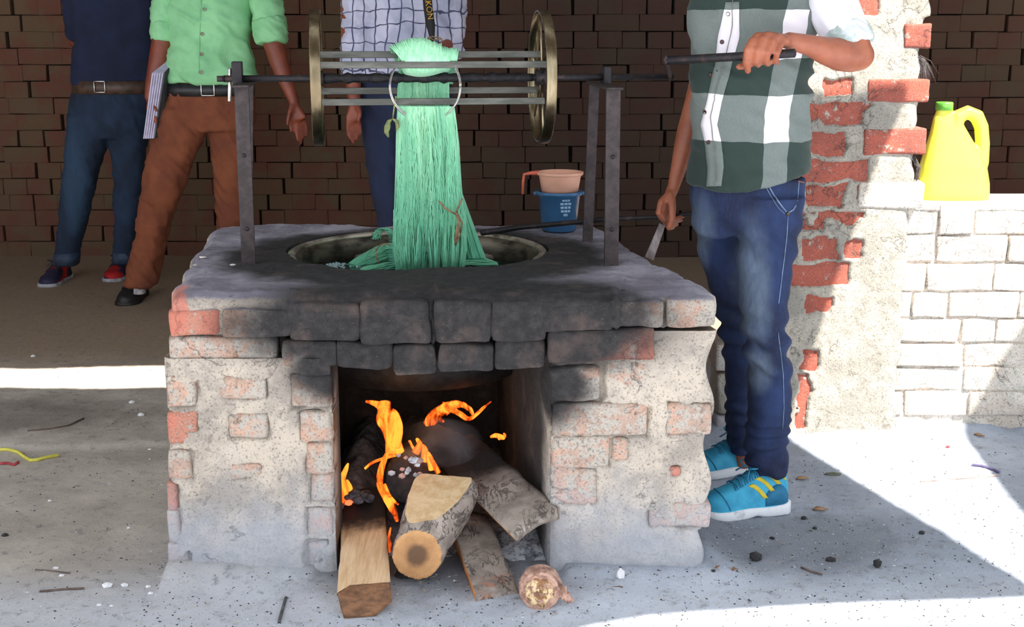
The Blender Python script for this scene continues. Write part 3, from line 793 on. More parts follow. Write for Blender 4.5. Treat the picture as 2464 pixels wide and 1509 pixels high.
# puddled ends in the bath
def puddle(name, pathpx, wd, hgt, N, seed):
    r = random.Random(seed); mb = MB(); base = [G(x, y, ZL) for x, y in pathpx]; n = len(base)
    def cat(t):
        f = t*(n-1); i = min(int(f), n-2); f -= i; return base[i].lerp(base[i+1], f)
    for i in range(N):
        u = r.uniform(-1, 1); v = r.uniform(.2, 1); ph = r.uniform(0, 6); pts = []
        for j in range(20):
            t = j/19; q = cat(t); tn = (cat(min(1, t+.05))-cat(max(0, t-.05))).normalized(); sd = Vector((-tn.y, tn.x, 0))
            ww = wd*(.55+.45*math.sin(t*PI))*(1-.35*t); hh = hgt*(1-t**2*.9)
            pts.append(q+sd*(u*ww+.006*math.sin(ph+t*7))+Vector((0, 0, hh*v*math.sqrt(1-u*u*.95)+.002*math.sin(ph+t*11))))
        mb.tube(pts, r.uniform(.0013, .0022), 4, cap=False)
    rs = []
    for j in range(10):
        t = j/9; q = cat(t); tn = (cat(min(1, t+.05))-cat(max(0, t-.05))).normalized(); sd = Vector((-tn.y, tn.x, 0))
        rs.append((q, sd*wd*(.55+.45*math.sin(t*PI))*(1-.35*t)*.95, Vector((0, 0, max(.004, hgt*(1-t**2*.9)*.9)))))
    mb.RL(rs, 18); o = part(name, mb, m_yarn, skein); o['kind'] = 'stuff'
puddle('trailing_strands', [(985,630),(930,622),(890,630),(846,640)], .034, .052, 190, 31)
puddle('trailing_strands', [(950,645),(900,650),(870,648)], .02, .02, 70, 34)
puddle('trailing_strands', [(1085,640),(1130,634),(1165,637),(1196,636)], .040, .034, 190, 32)
puddle('trailing_strands', [(960,655),(1010,662),(1070,660),(1120,652)], .02, .016, 120, 33)
mb = MB(); r = random.Random(5)
for k in range(9):     # loose loops at the left
    pts = [G(930+r.uniform(-12, 12)-22*math.cos(a), 615, ZL)+Vector((0, -.02+.02*math.sin(a*2), .055+.035*math.sin(a)+r.uniform(0, .004))) for a in np.linspace(0, 5.5, 22)]
    mb.tube(pts, .0016, 5)
part('loose_loops', mb, m_yarn, skein)
m_twine = simple('jute_twine', (150, 118, 84), (112, 88, 64), sc=80, bs=300, bd=.002)
def px_tube(mb, pts, Y, r, n=7): mb.tube([W(x, y, Y if not isinstance(Y, (list, tuple)) else Y[i]) for i, (x, y) in enumerate(pts)], r, n)
mb = MB()
px_tube(mb, [(1056,484),(1070,500),(1086,510),(1098,516)], 3.475, .0028); px_tube(mb, [(1112,478),(1106,492),(1100,505),(1098,516)], 3.49, .0028)
px_tube(mb, [(1098,512),(1104,532),(1100,552),(1094,588)], 3.465, .0045); px_tube(mb, [(1100,514),(1112,536),(1108,560)], 3.47, .0028); px_tube(mb, [(1098,545),(1106,565),(1098,585)], 3.465, .003)
single('twine_tie', mb, m_twine, 'frayed brown twine knotted round the lower right of the skein', 'twine')
mb = MB(); px_tube(mb, [(905,602),(915,590),(928,586),(940,590)], 3.50, .0022); px_tube(mb, [(903,600),(905,618),(912,632)], 3.50, .0024)
single('twine_tie', mb, m_twine, 'thin brown twine on the trailing yarn at the cauldron left', 'twine')
mb = MB(); px_tube(mb, [(1026,94),(1040,88),(1060,92),(1066,100)], 3.6, .002); px_tube(mb, [(1030,90),(1046,97),(1062,92)], 3.58, .002)
single('twine_tie', mb, m_twine, 'wisp of brown twine on top of the skein above the reel', 'twine')
m_rag = simple('olive_rag', (140, 146, 92), (104, 112, 70), sc=60, bs=200, bd=.003)
mb = MB(); px_tube(mb, [(953,232),(948,262),(945,286)], 3.50, .0016)
px_tube(mb, [(945,286),(936,292),(932,306),(930,318),(935,330)], 3.50, [.002, .006, .0095, .008, .002])
px_tube(mb, [(945,286),(954,292),(957,304),(953,316)], 3.495, [.002, .0055, .006, .002])
me = mb.mesh('rag_scrap'); disp(me, lambda c, n: .003*fbm(c, 90, 4, 3))
single('rag_scrap', me, m_rag, 'shrivelled olive scrap dangling by a thread left of the skein', 'scrap')

# ------------------------------------------------------------------ bucket and mug on the deck
def plastic(name, c, rough=.3, **kw): return simple(name, c, [v*.9 for v in c], sc=6, rough=rough, bd=.0003, **kw)
bc = W(1345, 549, 4.02); bc.z = ZT
m_blue = plastic('blue_plastic', (70, 122, 170), .25, Transmission_Weight=.25)
bk = thing('plastic_bucket', 'small translucent blue plastic bucket on the rear of the stove deck', 'bucket', bc)
sc_ = 4.02/3000/.985
rb, rt, hb = 41*sc_, 50*sc_, 94*sc_
mb = MB(); mb.lathe(bc, [(rb*.96, .0), (rb, .004), (rt, hb-.012), (rt+.006, hb-.012), (rt+.009, hb-.006), (rt+.008, hb), (rt-.001, hb), (rt-.003, hb-.006), (rb-.003, .008), (.001, .006), (.001, .0)], 48)
part('body', mb, m_blue, bk)
for sgn in (-1, 1):
    mb = MB(); mb.box(bc+Vector((sgn*(rt+.009), 0, hb-.008)), .014, .022, .012, b=.003); part('handle_lug', mb, m_blue, bk)
m_lbl = plastic('pale_print', (150, 190, 220), .4)
mb = MB(); r = random.Random(2)
for k in range(5):
    z = hb*.82-k*.012; a = -PI/2+.30; rad_ = rb+(rt-rb)*z/hb+.0006
    wd = [.018, .026, .024, .022, .010][k]
    for j in range(3):
        aa = a+(j-1)*wd/rad_*.5
        q = bc+Vector((math.cos(aa)*rad_, math.sin(aa)*rad_, z)); mb.box(q, wd*.42, .001, .008, X=(-math.sin(aa), math.cos(aa), 0), Y=(math.cos(aa), math.sin(aa), 0))
part('printed_label', mb, m_lbl, bk, label='pale printed marks on the bucket')
m_mug = plastic('faded_orange_plastic', (236, 176, 150), .4); m_mug2 = plastic('orange_handle', (226, 110, 84), .4)
mz = hb-.045; mc = bc+Vector((.002, 0, 0))
mug = thing('plastic_mug', 'faded orange plastic mug sitting inside the blue bucket', 'mug', mc+Vector((0, 0, mz)))
rm = 56*sc_
mb = MB(); zt_ = hb+45*sc_
mb.lathe(mc, [(rm*.72, mz), (rm*.84, zt_-.014), (rm*.98, zt_-.008), (rm, zt_), (rm*.95, zt_+.001), (rm*.90, zt_-.008), (rm*.68, mz+.004), (.001, mz+.004), (.001, mz)], 48)
part('body', mb, m_mug, mug)
mb = MB(); hp = [mc+Vector((-rm*.9, 0, zt_-.003)), mc+Vector((-rm*1.25, 0, zt_-.004)), mc+Vector((-rm*1.52, 0, zt_-.008)), mc+Vector((-rm*1.56, -.001, zt_-.03)), mc+Vector((-rm*1.58, -.001, zt_-.072))]
mb.tube(hp, [.014, .010, .0085, .008, .006], 10, ref=(0, 1, 0), flat=.6); part('handle', mb, m_mug2, mug, label='orange handle')
# ------------------------------------------------------------------ stirring rod
mb = MB(); rodp = [G(1160, 566, ZT)+Vector((0, 0, .008)), G(1250, 556, ZT)+Vector((0, 0, .012)), W(1350, 538, 3.86), W(1470, 527, 3.82), W(1600, 522, 3.76), W(1665, 514, 3.72)]
mb.tube(rodp, [.010, .009, .008, .0075, .007, .0065], 12, rnd=.4)
single('stirring_rod', mb, m_iron, 'long black iron rod resting on the deck and held by the operator', 'rod')
# ------------------------------------------------------------------ people
from mathutils.bvhtree import BVHTree
def PT(mb, pts, n=12, rnd=.8, flat=1.0, ref=None):
    """tube through (px, py, depth, radius in px)"""
    P_ = [W(a, b, y) for a, b, y, r in pts]; R_ = [RR(r, b, y) for a, b, y, r in pts]
    mb.tube(P_, R_, n, ref=ref, rnd=rnd, flat=flat)
def OL(mb, rows, n=28, p=2.3, rnd=0, sh=1.0):
    """stack of horizontal sections: (py, x left, x right, depth, thickness ratio)"""
    rs = []
    for py, a, b, y, q in rows:
        c = W((a+b)/2, py, y); h = RR((b-a)/2, py, y)*sh; rs.append((c, Vector((h, 0, 0)), Vector((0, h*q, 0))))
    rs.sort(key=lambda t: -t[0].z); mb.RL(rs, n, p=p, rnd=rnd)
def bvh(me): return BVHTree.FromPolygons([v.co for v in me.vertices], [tuple(p.vertices) for p in me.polygons])
def proj(bv, px, py, off=.0015):
    d = ray(px, py).normalized(); o_ = Vector((0, 0, H)); h = bv.ray_cast(o_, d)
    if h[0] is None:
        return None
    n = h[1] if h[1].dot(d) < 0 else -h[1]
    return h[0]+n*off, n
def seam(bv, pts, r, parent, mat, name='seam', off=.001, sub=8):
    out = []
    for (a, b), (c, d) in zip(pts, pts[1:]):
        for i in range(sub):
            q = proj(bv, a+(c-a)*i/sub, b+(d-b)*i/sub, off)
            if q: out.append(q[0])
    out = [p for i, p in enumerate(out) if i == 0 or (p-out[i-1]).length < .12]
    if len(out) < 3: return
    mb = MB(); mb.tube(out, r, 5); return part(name, mb, mat, parent)
def strip(bv, name, left, right, parent, mat, off=.003, rows=40, cols=6, th=.003, label=None):
    """cloth strip lying on a surface between two pixel polylines (x at y)"""
    ys_ = np.linspace(left[0][0], left[-1][0], rows); top = []; last = None
    for y in ys_:
        row = []
        for k in range(cols):
            u = k/(cols-1); x = prof_at(left, y)*(1-u)+prof_at(right, y)*u
            q = proj(bv, x, y, off)
            row.append(q if q else None)
        if all(row): top.append(row)
    mb = MB(); R_ = []
    for row in top:
        R_.append([p for p, n in row]+[p-n*th*1.6 for p, n in row[::-1]])
    mb.rings(R_); return part(name, mb, mat, parent, label=label)
def button(bv, px, py, r, parent, mat):
    q = proj(bv, px, py, .004)
    if not q: return
    p, n = q; u = n.cross(Vector((0, 0, 1))).normalized(); v = n.cross(u)
    mb = MB(); mb.RL([(p-n*.003, u*r, v*r), (p, u*r, v*r), (p+n*.001, u*r*.8, v*r*.8), (p+n*.0002, u*r*.6, v*r*.6)], 12); part('button', mb, mat, parent)
def head(mb, base, top_h, lean=0):
    """neck and head rising from base; face towards the camera"""
    b = Vector(base); x_, y_ = Vector((1, 0, 0)), Vector((0, 1, 0))
    mb.tube([b-Zv*.06, b, b+Zv*.09], [.075, .058, .055], 16)
    c = b+Zv*(.06+.12)+Vector((0, -.012, 0))
    rs = [(-.115, .030, .040), (-.10, .045, .06), (-.06, .062, .082), (0, .072, .092), (.05, .074, .095), (.09, .062, .08), (.112, .035, .05)]
    mb.RL([(c+Zv*z, x_*a, y_*q) for z, a, q in rs], 20, rnd=.3)
    mb.RL([(c+Vector((0, -.088, .015)), x_*.008, y_*.008), (c+Vector((0, -.108, -.03)), x_*.015, y_*.014), (c+Vector((0, -.088, -.04)), x_*.012, y_*.012)], 8, rnd=.5)
    mb.RL([(c+Vector((-.024, -.083, -.066)), Zv*.006, y_*.008), (c+Vector((0, -.088, -.066)), Zv*.010, y_*.009), (c+Vector((.024, -.083, -.066)), Zv*.006, y_*.008)], 8)
    for s in (-1, 1):
        mb.RL([(c+Vector((s*.074, 0, -.03)), x_*.006, y_*.012), (c+Vector((s*.080, .002, 0)), x_*.007, y_*.018), (c+Vector((s*.079, .004, .026)), x_*.006, y_*.014)], 8, rnd=.4)
    return c
def hair_and_eyes(c, parent, mat):
    x_, y_ = Vector((1, 0, 0)), Vector((0, 1, 0)); mb = MB()
    mb.RL([(c+Vector((0, .03, -.05)), x_*.07, y_*.07), (c+Vector((0, .02, .02)), x_*.083, y_*.092), (c+Vector((0, .006, .07)), x_*.082, y_*.100), (c+Vector((0, .004, .11)), x_*.064, y_*.082), (c+Vector((0, .004, .13)), x_*.03, y_*.04)], 18, rnd=.3)
    me = mb.mesh('hair'); disp(me, lambda q, n: .005*fbm(q, 60, 3, 3)); part('hair', me, mat, parent)
    for s in (-1, 1):
        mb = MB(); e = c+Vector((s*.031, -.079, .012)); mb.RL([(e-Zv*.009, x_*.004, y_*.003), (e, x_*.013, y_*.010), (e+Zv*.009, x_*.004, y_*.003)], 12); part('eye', mb, m_eye, parent)
m_eye = NT('eye').fin(lin((30, 24, 22)), .2)
m_hair = simple('black_hair', (26, 22, 22), rough=.6)
def skin_mat(name, a, b):
    t = NT(name); c = t.mix(t.mr(t.noise(12, 5), .35, .65), lin(a), lin(b))
    return t.fin(c, .45, 0, t.bump(t.noise(260, 5, .7), .0012, .5), Subsurface_Weight=.08, Subsurface_Scale=.02)
m_skin = skin_mat('warm_brown_skin', (164, 94, 66), (142, 78, 54)); m_skin_d = skin_mat('dark_brown_skin', (140, 70, 50), (118, 58, 42))
def wrinkle(amp, sc=8, seed=0, st=(1, 1, 2.2), dia=.6):
    def f(c, n):
        q = c.copy(); q[:, 2] += dia*q[:, 0]; q = q*np.array(st)
        a = fbm(q, sc, seed, 3); r_ = 1-np.abs(fbm(q, sc*1.7, seed+5, 2))*2.6
        return amp*(.7*a+.8*np.clip(r_, -.2, 1))
    return f
def denim(name, dark, light, faded, centers, rough=.9):
    t = NT(name)
    wv = t.noise(300, 2, .5, stretch=(1, 1, .12)); n1 = t.noise(10, 6, .6, stretch=(1, 1, .6)); n2 = t.noise(60, 6, .7, stretch=(1, 1, .3))
    c = t.mix(t.mr(n1, .35, .7), lin(dark), lin(light)); c = t.mix(t.mr(wv, .45, .7, 0, .35), c, lin(light))
    for (q, r_) in centers:
        c = t.mix(t.math('MULTIPLY', t.ell(q, r_, 1.0, .35, 12), .8), c, t.mix(n2, lin(faded), lin(light)))
    return t.fin(c, rough, 0, t.bump(wv, .0006, .5, t.bump(n2, .002, .4)))

# ---- shoes
def shoe(parent, name, heel, toe, Lh, Wd, mats, stripes=None, hgt=1.0, label=None, laces=True):
    up_m, sole_m, stripe_m, lace_m, lining_m, panel_m = mats
    f = (toe-heel); f.z = 0; f.normalize(); sd = Vector((-f.y, f.x, 0)); 
    if sd.y > 0: sd = -sd          # towards the camera
    st = [(0, .26, .070), (.03, .36, .088), (.10, .40, .098), (.20, .405, .096), (.32, .40, .090), (.42, .41, .082), (.52, .43, .070), (.64, .47, .058), (.76, .49, .048), (.87, .45, .041), (.95, .33, .034), (1.0, .15, .024)]
    base = Vector((heel.x, heel.y, .022))
    def prof(x):
        hw = float(np.interp(x, [q[0] for q in st], [q[1] for q in st]))*Wd*1.03; h = float(np.interp(x, [q[0] for q in st], [q[2] for q in st]))*hgt; return hw, h
    def S_(x, ang, off=0):          # surface point of the upper
        hw, h = prof(x); narrow = 1-.28*max(0, math.sin(ang))*(1-min(1, x*1.2))
        ca, sa = math.cos(ang), math.sin(ang)
        return base+f*(x*Lh)+sd*((hw+off)*math.copysign(abs(ca)**.75, ca)*narrow)+Zv*(max(0, (h+off)*(abs(sa)**.8))*(1 if sa > 0 else 0))
    mb = MB(); R_ = []
    for x in np.linspace(0, 1, 26): R_.append([S_(x, a) for a in np.linspace(0, PI, 22)]+[S_(x, PI)-Zv*.012, S_(x, 0)-Zv*.012])
    mb.rings(R_); me = mb.mesh('upper'); disp(me, lambda q, n: .0012*fbm(q, 40, 3, 3))
    sh = part(name, me, up_m, parent, label=label)
    mb = MB(); R_ = []     # sole, flared, with a lifted toe and arch
    for x in np.linspace(0, 1, 26):
        hw, h = prof(x); hw = hw*1.09+.002; e = .010*max(0, x-.8)/.2; ar = .006*math.exp(-((x-.42)/.07)**2); top = .030+.008*max(0, .3-x)/.3-.002*math.sin(x*9)
        q = base+f*(-.006+x*(Lh+.014)); q.z = 0
        R_.append([q+sd*hw*.92+Zv*(e+ar), q+sd*hw*1.02+Zv*(e+ar+.006), q+sd*hw+Zv*top*.7, q+sd*hw*.97+Zv*top, q-sd*hw*.97+Zv*top, q-sd*hw+Zv*top*.7, q-sd*hw*1.02+Zv*(e+ar+.006), q-sd*hw*.92+Zv*(e+ar)])
    mb.rings(R_); part('sole', mb, sole_m, sh)
    if stripes:
        for k in range(stripes):
            for s_ in (1, -1):
                mb = MB(); tp = []; 
                for i in range(8):
                    t_ = i/7; ang = .22+.15*k+t_*.62; xx = .31-.085*k+.18*t_; a = ang if s_ > 0 else PI-ang
                    tp.append([S_(xx+.052*(u-.5), a, .0016) for u in (0, .33, .66, 1)]+[S_(xx+.052*(u-.5), a, -.002) for u in (1, .66, .33, 0)])
                mb.rings(tp); part('stripe', mb, stripe_m, sh)
    if panel_m:
        for s_ in (1, -1):
            mb = MB(); tp = []
            for i in range(9):
                x = .01+.30*i/8; hi = .42*math.sin((i+1)/10*PI)**.7+.1
                a = [q if s_ > 0 else PI-q for q in (.05, hi*.5, hi)]
                tp.append([S_(x, q, .0012) for q in a]+[S_(x, q, -.002) for q in a[::-1]])
            mb.rings(tp); part('heel_panel', mb, panel_m, sh)
        mb = MB(); tp = []      # toe cap seam
        mb.tube([S_(.74+.10*math.sin(a), a, .001) for a in np.linspace(.12, PI-.12, 14)], .0016, 5); part('toe_seam', mb, panel_m, sh)
    mb = MB(); pts = [S_(.02+.30*(.5-.5*math.cos(a)), PI/2+.62*math.sin(a), .004)+Zv*(.016*math.cos(a)**2+.012*(math.cos(a) > .8)) for a in np.linspace(0, 2*PI, 25)]
    mb.tube(pts, .0075, 8); part('collar', mb, lining_m, sh)
    mb = MB(); mb.RL([(S_(.40, PI/2)+Zv*.012+f*(-.02), sd*.018, f*.006), (S_(.40, PI/2)+Zv*.03-f*.03, sd*.022, f*.006)], 10, rnd=.4); part('tongue', mb, up_m, sh)
    if laces:
        for k in range(5):
            x = .40+.062*k; mb = MB()
            mb.tube([S_(x+.03*(1 if k % 2 else -1)*(u-.5), PI/2+(u-.5)*1.25, .0035) for u in np.linspace(0, 1, 9)], .0024, 6); 
            mb.tube([S_(x-.03*(1 if k % 2 else -1)*(u-.5), PI/2+(u-.5)*1.25, .0045) for u in np.linspace(0, 1, 9)], .0024, 6); part('lace', mb, lace_m, sh)
        q = S_(.41, PI/2, .006); mb = MB()
        for s_ in (-1, 1):
            mb.tube([q+sd*s_*.042*math.sin(a)+f*(.012+.012*math.sin(2*a)*s_)+Zv*(.012*math.sin(a)+.003) for a in np.linspace(0, PI, 12)], .0024, 6)
            mb.tube([q, q+sd*s_*.02+f*.02+Zv*.004, q+sd*s_*.040+f*.035-Zv*.016], .0022, 6)
        part('lace_bow', mb, lace_m, sh)
    return sh

# ================= operator on the right
op_ = thing('person', 'person in a green and white checked shirt and blue jeans turning the crank', 'person', (.70, 3.55, 0))
mb = MB()
tor = [(-90,1700,1975,3.52,.55),(0,1672,1962,3.52,.62),(80,1668,1950,3.53,.66),(160,1672,1944,3.53,.70),(250,1674,1940,3.53,.72),(340,1670,1938,3.53,.74),(430,1664,1936,3.54,.72),(520,1668,1922,3.54,.7)]
OL(mb, tor, sh=.90, rnd=.3)
legL = [(500,1668,1790,3.62,1.0),(600,1684,1780,3.64,1.0),(700,1714,1800,3.66,1.0),(800,1740,1812,3.68,1.05),(900,1748,1816,3.70,1.15),(1000,1752,1805,3.73,1.2),(1080,1760,1806,3.76,1.1),(1120,1765,1810,3.76,1.1)]
legR = [(470,1755,1938,3.50,.8),(560,1775,1922,3.48,.85),(640,1778,1906,3.47,.92),(720,1782,1896,3.45,1.0),(790,1786,1892,3.44,1.05),(860,1800,1898,3.46,1.1),(950,1806,1902,3.47,1.1),(1040,1804,1896,3.46,1.1),(1100,1812,1882,3.465,1.0),(1160,1822,1874,3.465,.9),(1190,1826,1868,3.465,.9)]
OL(mb, legL, sh=.82, rnd=.3); OL(mb, legR, sh=.82, rnd=.3)
PT(mb, [(1840,-110,3.52,60),(1965,-85,3.5,48),(2026,20,3.46,40),(2056,110,3.41,38),(2064,136,3.405,38)])       # upper arm
PT(mb, [(2072,134,3.41,36),(2050,133,3.40,41),(2020,131,3.38,40),(1985,122,3.36,33),(1945,108,3.34,25),(1912,101,3.325,22),(1896,98,3.315,21)], 16)
PT(mb, [(1840,-100,3.54,60),(1730,-85,3.6,40),(1716,20,3.70,30),(1710,120,3.74,28),(1688,190,3.76,27)])
PT(mb, [(1688,190,3.76,28),(1674,250,3.75,28),(1652,330,3.74,27),(1634,400,3.735,20),(1620,452,3.72,15),(1614,466,3.72,15)])
fing = [[(1812,98,3.272),(1799,120,3.262),(1795,150,3.278),(1800,171,3.30)],[(1836,95,3.268),(1823,124,3.257),(1819,148,3.272),(1824,156,3.295)],
        [(1858,99,3.270),(1846,127,3.257),(1843,146,3.272),(1848,154,3.295)],[(1879,105,3.278),(1869,129,3.264),(1866,144,3.277),(1870,152,3.295)]]
for i, f_ in enumerate(fing):
    r0 = [10.5, 10.8, 10.3, 9][i]
    PT(mb, [(1902,99,3.320,15),(f_[0][0]+8, f_[0][1]-7, f_[0][2]+.012, 14)], 10)
    PT(mb, [(a, b, y, r0*k_) for (a, b, y), k_ in zip(f_, (1.12, 1.0, .93, .80))], 10)
PT(mb, [(1872,104,3.325,15),(1835,135,3.345,13),(1805,153,3.345,10.5),(1786,159,3.33,9.5),(1777,161,3.322,8)], 10)
# hand on the rod
for i, (k0, k1, k2, k3) in enumerate([((1590,488),(1584,512),(1600,533),(1646,520)),((1595,494),(1588,520),(1606,540),(1640,530)),((1602,498),(1594,526),(1608,546),(1630,540)),((1609,500),(1602,530),(1610,550),(1620,548))]):
    yy = 3.69+.016*i
    PT(mb, [(1616,462,3.72,11),(k0[0], k0[1], yy, 9.5)], 10)
    PT(mb, [(*k0, yy, 8.5),(*k1, yy-.012, 8),(*k2, yy+.02, 7),(*k3, yy+.045, 5)], 10)
PT(mb, [(1614,468,3.70,11),(1618,498,3.68,10),(1617,528,3.675,8.5),(1609,549,3.68,7)], 10)
hc = head(mb, W(1822, -100, 3.54), 0)
me = remesh(mb, .0048, 3, 'body'); part('body', me, m_skin, op_); hair_and_eyes(hc, op_, m_hair)
# shirt
def check_mat(name, sleeve=False):
    t = NT(name); x, y, z = t.xyz(); n = t.noise(5, 3)
    wob = t.math('MULTIPLY', t.math('SUBTRACT', n, .5), .03)
    zz_ = t.math('ADD', z, wob); xx_ = t.math('ADD', x, t.math('MULTIPLY', t.math('MAXIMUM', t.math('SUBTRACT', z, 1.15), 0.), -.17)); xx_ = t.math('ADD', xx_, wob)
    def band(v, a, b, e=.0015): return t.math('MULTIPLY', t.mr(v, a-e, a+e), t.mr(v, b+e, b-e))
    rows_ = t.math('ADD', band(zz_, 1.078, 1.206), band(zz_, 1.302, 1.432), True); rows_ = t.math('ADD', rows_, band(zz_, 1.53, 1.7), True)
    if sleeve:
        wv = t.math('SINE', t.math('MULTIPLY', t.math('ADD', x, t.math('MULTIPLY', z, .45)), 150)); cols_ = 1.
        c = t.mix(t.mr(t.noise(7, 3), .62, .72, 0, .8), lin((234, 230, 238)), lin((176, 190, 206)))
    else:
        cols_ = band(xx_, .683, .752) if name.startswith('checked') else 1.
        g = t.math('ADD', t.math('MULTIPLY', rows_, .5), t.math('MULTIPLY', cols_, .5))
        wl = t.noise(380, 2, .6, stretch=(1, 1, .3))
        grey = t.mix(wl, lin((88, 98, 93)), lin((116, 123, 120)))
        c = t.mix(t.mr(g, .2, .3), lin((30, 48, 42)), grey); c = t.mix(t.mr(g, .7, .8), c, lin((226, 218, 224)))
    return t.fin(c, .85, 0, t.bump(t.noise(500, 3, .6), .0008, .6), Sheen_Weight=.1)
m_chk = check_mat('checked_cotton'); m_plk = check_mat('placket_cotton'); m_slv = check_mat('sleeve_cotton', True)
mb = MB()
sh_rows = [(-95,1700,1972,3.52,.55),(-40,1676,1972,3.52,.6),(0,1668,1962,3.52,.64),(60,1664,1956,3.53,.67),(120,1663,1950,3.53,.69),(170,1668,1948,3.53,.71),(220,1664,1943,3.53,.73),(280,1668,1944,3.53,.74),(340,1666,1945,3.53,.76),(400,1660,1945,3.54,.77),(430,1658,1944,3.54,.78),(440,1658,1943,3.54,.78)]
OL(mb, sh_rows, n=40); 
me = remesh(mb, .007, 2, 'shirt')
wf = wrinkle(.0105, 5, 3, (1, 1, 2.0), .5)
def shf(c, n):
    d = wf(c, n)*(.8+.6*(c[:, 2] > 1.2))
    # pull folds across the belly towards the crank hand
    d += .006*np.sin((c[:, 2]+.25*c[:, 0])*55)*np.exp(-((c[:, 2]-1.22)/.05)**2)
    return d
disp(me, shf)
co = getco(me)      # curved hem: dips at the placket, rises at the hip
low = np.clip((1.03-co[:, 2])/.08, 0, 1); co[:, 2] += low*(.010-.018*np.exp(-((co[:, 0]-.60)/.13)**2)+.025*np.clip((co[:, 0]-.7)/.1, 0, 1)); setco(me, co)
bs = bvh(me); shirt = part('shirt', me, m_chk, op_, label='green, grey and white checked shirt')
strip(bs, 'placket', [(5,1746),(90,1728),(150,1722),(178,1716),(240,1703),(300,1688),(340,1697),(400,1704),(448,1702)], [(5,1778),(90,1780),(150,1762),(178,1756),(240,1738),(300,1726),(340,1736),(400,1742),(448,1736)], shirt, m_plk, off=.004)
m_btn = simple('maroon_button', (70, 36, 36), rough=.3)
for x, y in [(1752,33),(1738,101),(1712,181),(1698,269),(1706,343)]: button(bs, x, y, .0065, shirt, m_btn)
seam(bs, [(1762,0),(1764,60),(1750,120),(1742,160),(1724,215),(1712,280),(1718,340),(1726,400),(1722,455)], .0011, shirt, simple('placket_stitch', (120, 116, 112)), 'stitching', off=.0065)
mb = MB(); PT(mb, [(1900,-110,3.52,62),(1966,-70,3.50,60),(1994,-10,3.475,58),(2018,50,3.45,57),(2038,90,3.43,54),(2046,106,3.42,52)], 22, rnd=.1)
me = remesh(mb, .006, 1, 'sleeve'); wf2 = wrinkle(.006, 9, 8, (1, 1, 1.6), 1.2); disp(me, wf2)
part('sleeve', me, m_slv, op_, label='white rolled sleeve')
mb = MB(); PT(mb, [(2030,76,3.437,56),(2044,102,3.42,57),(2050,116,3.412,55)], 22, rnd=.05); me = remesh(mb, .006, 1, 'cuff'); disp(me, wrinkle(.005, 12, 4)); 
m_cuff = simple('pale_cuff', (214, 218, 222), (166, 180, 176), sc=9, lo=.5, hi=.6, rough=.9)
part('cuff', me, m_cuff, op_, label='rolled cuff with a green edge')
mb = MB(); PT(mb, [(1722,-80,3.6,40),(1716,20,3.69,36),(1710,120,3.735,34),(1694,178,3.755,31),(1686,206,3.76,30)], 20, rnd=.1); me = remesh(mb, .008, 1, 'sleeve'); disp(me, wf2); part('sleeve', me, m_slv, op_)
# jeans
m_den = denim('blue_denim', (15, 24, 52), (30, 48, 88), (120, 134, 146), [((.665, 3.30, .68), (.050, .24, .17)), ((.69, 3.3, .44), (.045, .24, .06)), ((.53, 3.5, .74), (.04, .3, .16))])
mb = MB()
OL(mb, [(424,1664,1938,3.54,.70),(470,1660,1934,3.545,.72),(520,1664,1926,3.55,.72),(560,1670,1918,3.55,.66)], n=36)
OL(mb, [(500,1662,1800,3.60,1.0),(600,1678,1786,3.64,1.0),(700,1708,1804,3.66,1.0),(770,1728,1812,3.67,1.05),(830,1738,1815,3.68,1.1),(900,1744,1818,3.70,1.15),(1000,1750,1808,3.73,1.25),(1060,1753,1812,3.75,1.3),(1088,1756,1812,3.755,1.3)], n=26)
OL(mb, [(470,1750,1938,3.50,.8),(560,1772,1924,3.48,.85),(640,1776,1908,3.47,.92),(720,1780,1896,3.45,1.0),(780,1782,1892,3.44,1.08),(830,1790,1896,3.45,1.08),(900,1800,1902,3.46,1.1),(1000,1802,1902,3.44,1.1),(1060,1792,1894,3.45,1.1),(1110,1796,1892,3.45,1.1),(1125,1804,1888,3.45,1.12),(1138,1806,1886,3.45,1.12)], n=26)
me = remesh(mb, .0065, 2, 'jeans')
def jf(c, n):
    z = c[:, 2]; q = c*np.array((1, 1, 1.0)); wob = fbm(q, 5, 3, 3)
    d = .004*fbm(c, 11, 6, 3)
    st = np.clip((.34-z)/.12, 0, 1)*np.clip((z-.075)/.03, 0, 1)
    d += st*(.0065+.004*fbm(c, 9, 21, 2))*np.sin(z*135+wob*16+c[:, 0]*34)
    kn = np.exp(-((z-.50)/.10)**2); d += kn*.010*np.sin(z*95+wob*6+c[:, 0]*20)
    hp = np.exp(-((z-.80)/.08)**2); d += hp*.006*np.sin(z*70+c[:, 0]*60+wob*4)
    return d
disp(me, jf); bj = bvh(me); jeans = part('jeans', me, m_den, op_, label='faded blue jeans')
m_thr = simple('pale_stitch', (120, 140, 170)); m_or = simple('orange_stitch', (190, 110, 60))
seam(bj, [(1850,448),(1862,470),(1880,495),(1894,512)], .0022, jeans, m_thr, 'pocket_seam', .001); seam(bj, [(1842,448),(1856,475),(1874,502),(1890,516)], .0012, jeans, m_thr, 'pocket_seam', .001)
seam(bj, [(1896,512),(1908,505),(1916,492)], .0022, jeans, m_thr, 'pocket_seam', .001)
seam(bj, [(1922,436),(1918,490)], .0013, jeans, m_thr, 'side_seam'); seam(bj, [(1896,520),(1892,580),(1882,660),(1872,740)], .0013, jeans, m_thr, 'side_seam')
seam(bj, [(1872,800),(1884,900),(1886,980),(1882,1040)], .0013, jeans, m_thr, 'side_seam')
seam(bj, [(1920,436),(1936,440)], .0014, jeans, m_or, 'waist_stitch')
button(bj, 1895, 515, .0045, jeans, simple('brass_rivet', (120, 96, 60), metal=.9, rough=.4))
